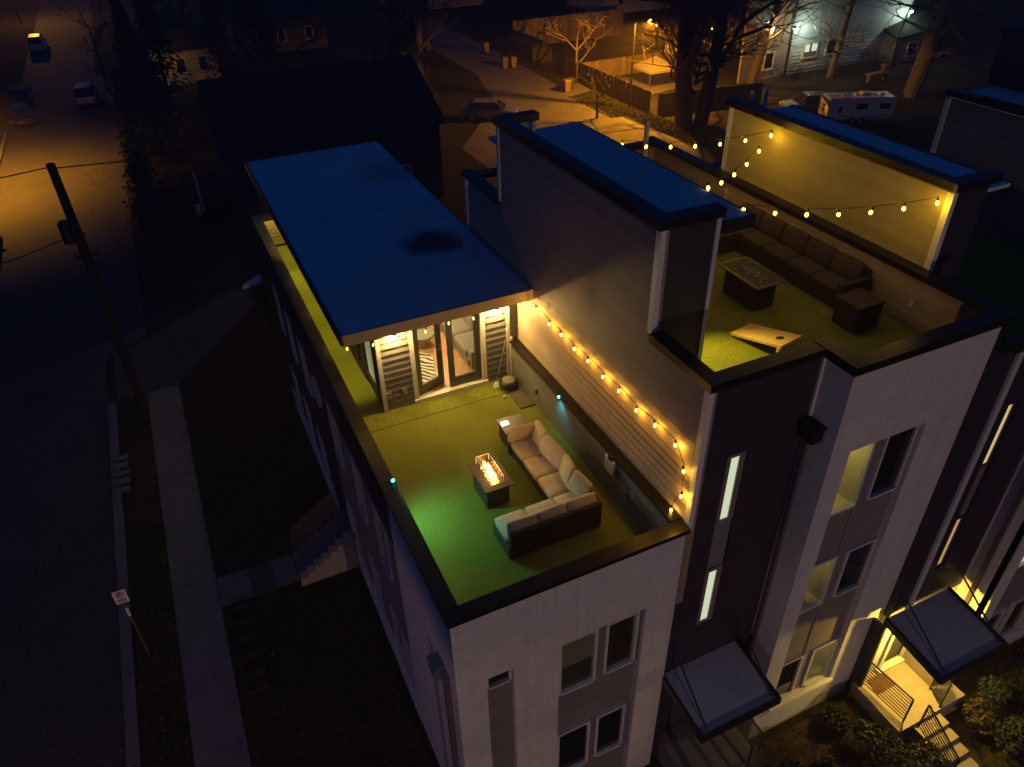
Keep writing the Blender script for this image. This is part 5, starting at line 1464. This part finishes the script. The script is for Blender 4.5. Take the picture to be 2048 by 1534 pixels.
# ------------------------------------------------------------------ dark neighbour houses
def house(label, x0, x1, y0, y1, zw, zr, m='hwall', lit=None, ridge='x'):
    t = thing('neighbour_house', label, 'house', ((x0 + x1) / 2, (y0 + y1) / 2, GZ), 'neighbouring houses in the dark')
    part('wall', MB().box(x0, x1, y0, y1, GZ, zw), m, t)
    o_ = .4
    if ridge == 'x':
        ym = (y0 + y1) / 2
        part('roof', MB().hexa([(x0 - o_, y0 - o_, zw), (x1 + o_, y0 - o_, zw), (x1 + o_, y1 + o_, zw), (x0 - o_, y1 + o_, zw)], [(x0 - o_, ym - .05, zr), (x1 + o_, ym - .05, zr), (x1 + o_, ym + .05, zr), (x0 - o_, ym + .05, zr)]), 'shingle', t)
    else:
        xm = (x0 + x1) / 2
        part('roof', MB().hexa([(x0 - o_, y0 - o_, zw), (x1 + o_, y0 - o_, zw), (x1 + o_, y1 + o_, zw), (x0 - o_, y1 + o_, zw)], [(xm - .05, y0 - o_, zr), (xm + .05, y0 - o_, zr), (xm + .05, y1 + o_, zr), (xm - .05, y1 + o_, zr)]), 'shingle', t)
    for k in range(3):
        xx = x0 + (x1 - x0) * (0.2 + 0.3 * k)
        window_y(t, xx - .45, xx + .45, y0 - .03, GZ + 1.0, GZ + 2.4, m=lit if (lit and k == 1) else 'pane', fw=.08)
    part('chimney', MB().box(x0 + 1.2, x0 + 1.9, (y0 + y1) / 2 + .6, (y0 + y1) / 2 + 1.3, zw, zr + .5), 'hwall', t)
    return t
house('dark gabled house right behind the end townhouse', 3.2, 15.5, 44.0, 55.0, -2.4, 0.4)
house('small house with an orange lit wall at the upper left', 0.3, 7.0, 82.5, 92, -4.0, -1.6, 'plaster', ridge='y')
house('dark house beyond the small lit house', 10, 20, 92, 102, -3.5, -0.5)
house('dim reddish house far at the top behind the long fence', 34, 46, 108, 118, -2.0, 1.5, 'plaster', 'litwarm2')
house('dim house at the top right behind the long fence', 56, 68, 92, 102, -1.0, 3.0, 'plaster')
house('dark house across the left street', -28, -17, 78, 90, -3.0, 0.5)
wt = thing('porch_lamp', 'pair of small yellow porch lamps on the far small house', 'lamp', (2.2, 103.5, -3.2))
for k in (0, 1):
    part('lens', MB().ico((2.0 + .9 * k, 104.5, -6.3), .22, 1, .6), 'faint', wt)
part('post', MB().box(2.4, 2.5, 104.4, 104.5, GZ, -6.35), 'black', wt)
lamp('lawn_light', (2.4, 80.2, -4.6), 60, (1.0, 0.5, 0.1), .1, wt)
ds = thing('downspout_pole', 'pale thin pole standing in the dark yard left of the penthouse', 'pole', (1.2, 44, GZ))
part('pole', MB().tube([(1.3, 48.5, GZ), (1.3, 48.5, GZ + 2.6)], .09, 8), 'frame', ds)
part('box', MB().box(0.85, 1.15, 48.2, 48.5, GZ, GZ + .6), 'frame', ds)
dk = thing('rear_landing', 'pale edged landing at the back corner of the end townhouse', 'landing', (1.5, 27, 0))
part('slab', MB().hexa([(1.35, 27.2, -2.2), (2.1, 27.5, -2.2), (2.1, 27.9, -2.2), (1.35, 27.3, -2.2)], [(1.35, 27.2, -2.05), (2.1, 27.5, -2.05), (2.1, 27.9, -2.05), (1.35, 27.3, -2.05)]), 'trim', dk)
part('post', MB().box(2.0, 2.1, 27.5, 27.6, GZ, -2.2), 'black', dk)

lt = MB()
rnd = random.Random(29)
for k in range(2600):
    x = rnd.choice((rnd.uniform(-4.4, -3.3), rnd.gauss(-4.95, 0.25), rnd.uniform(-3.2, 2.0), rnd.uniform(-11, -4.8)))
    y = rnd.uniform(9, 60)
    z = GZ + (0.045 if -3.25 < x < -2.0 and y < 29 else 0.1 if -4.75 < x < -4.45 and y < 29.4 else 0.03)
    a, r_ = rnd.uniform(0, 6.28), rnd.uniform(0.03, 0.075)
    lt.add([(x + r_ * math.cos(a), y + r_ * math.sin(a), z), (x - .5 * r_ * math.sin(a), y + .5 * r_ * math.cos(a), z + rnd.uniform(0, .03)), (x - r_ * math.cos(a), y - r_ * math.sin(a), z), (x + .5 * r_ * math.sin(a), y - .5 * r_ * math.cos(a), z + rnd.uniform(0, .02))], [(0, 1, 2, 3)])
struct('fallen_leaves', lt, 'leaf2', 'stuff')
# ------------------------------------------------------------------ added haze volume, tinted pink to lift the black areas
hzm = bpy.data.materials.new('black_lift_haze')
hzm.use_nodes = True
hn, hl = hzm.node_tree.nodes, hzm.node_tree.links
hn.remove(hn['Principled BSDF'])
pv = hn.new('ShaderNodeVolumePrincipled')
pv.inputs['Color'].default_value = (0.95, 0.78, 0.86, 1)
pv.inputs['Density'].default_value = 0.0016
pv.inputs['Anisotropy'].default_value = 0.2
hl.new(pv.outputs[0], hn['Material Output'].inputs['Volume'])
struct('haze', MB().box(-170, 280, -80, 280, GZ - 1.5, 24), hzm, 'stuff')
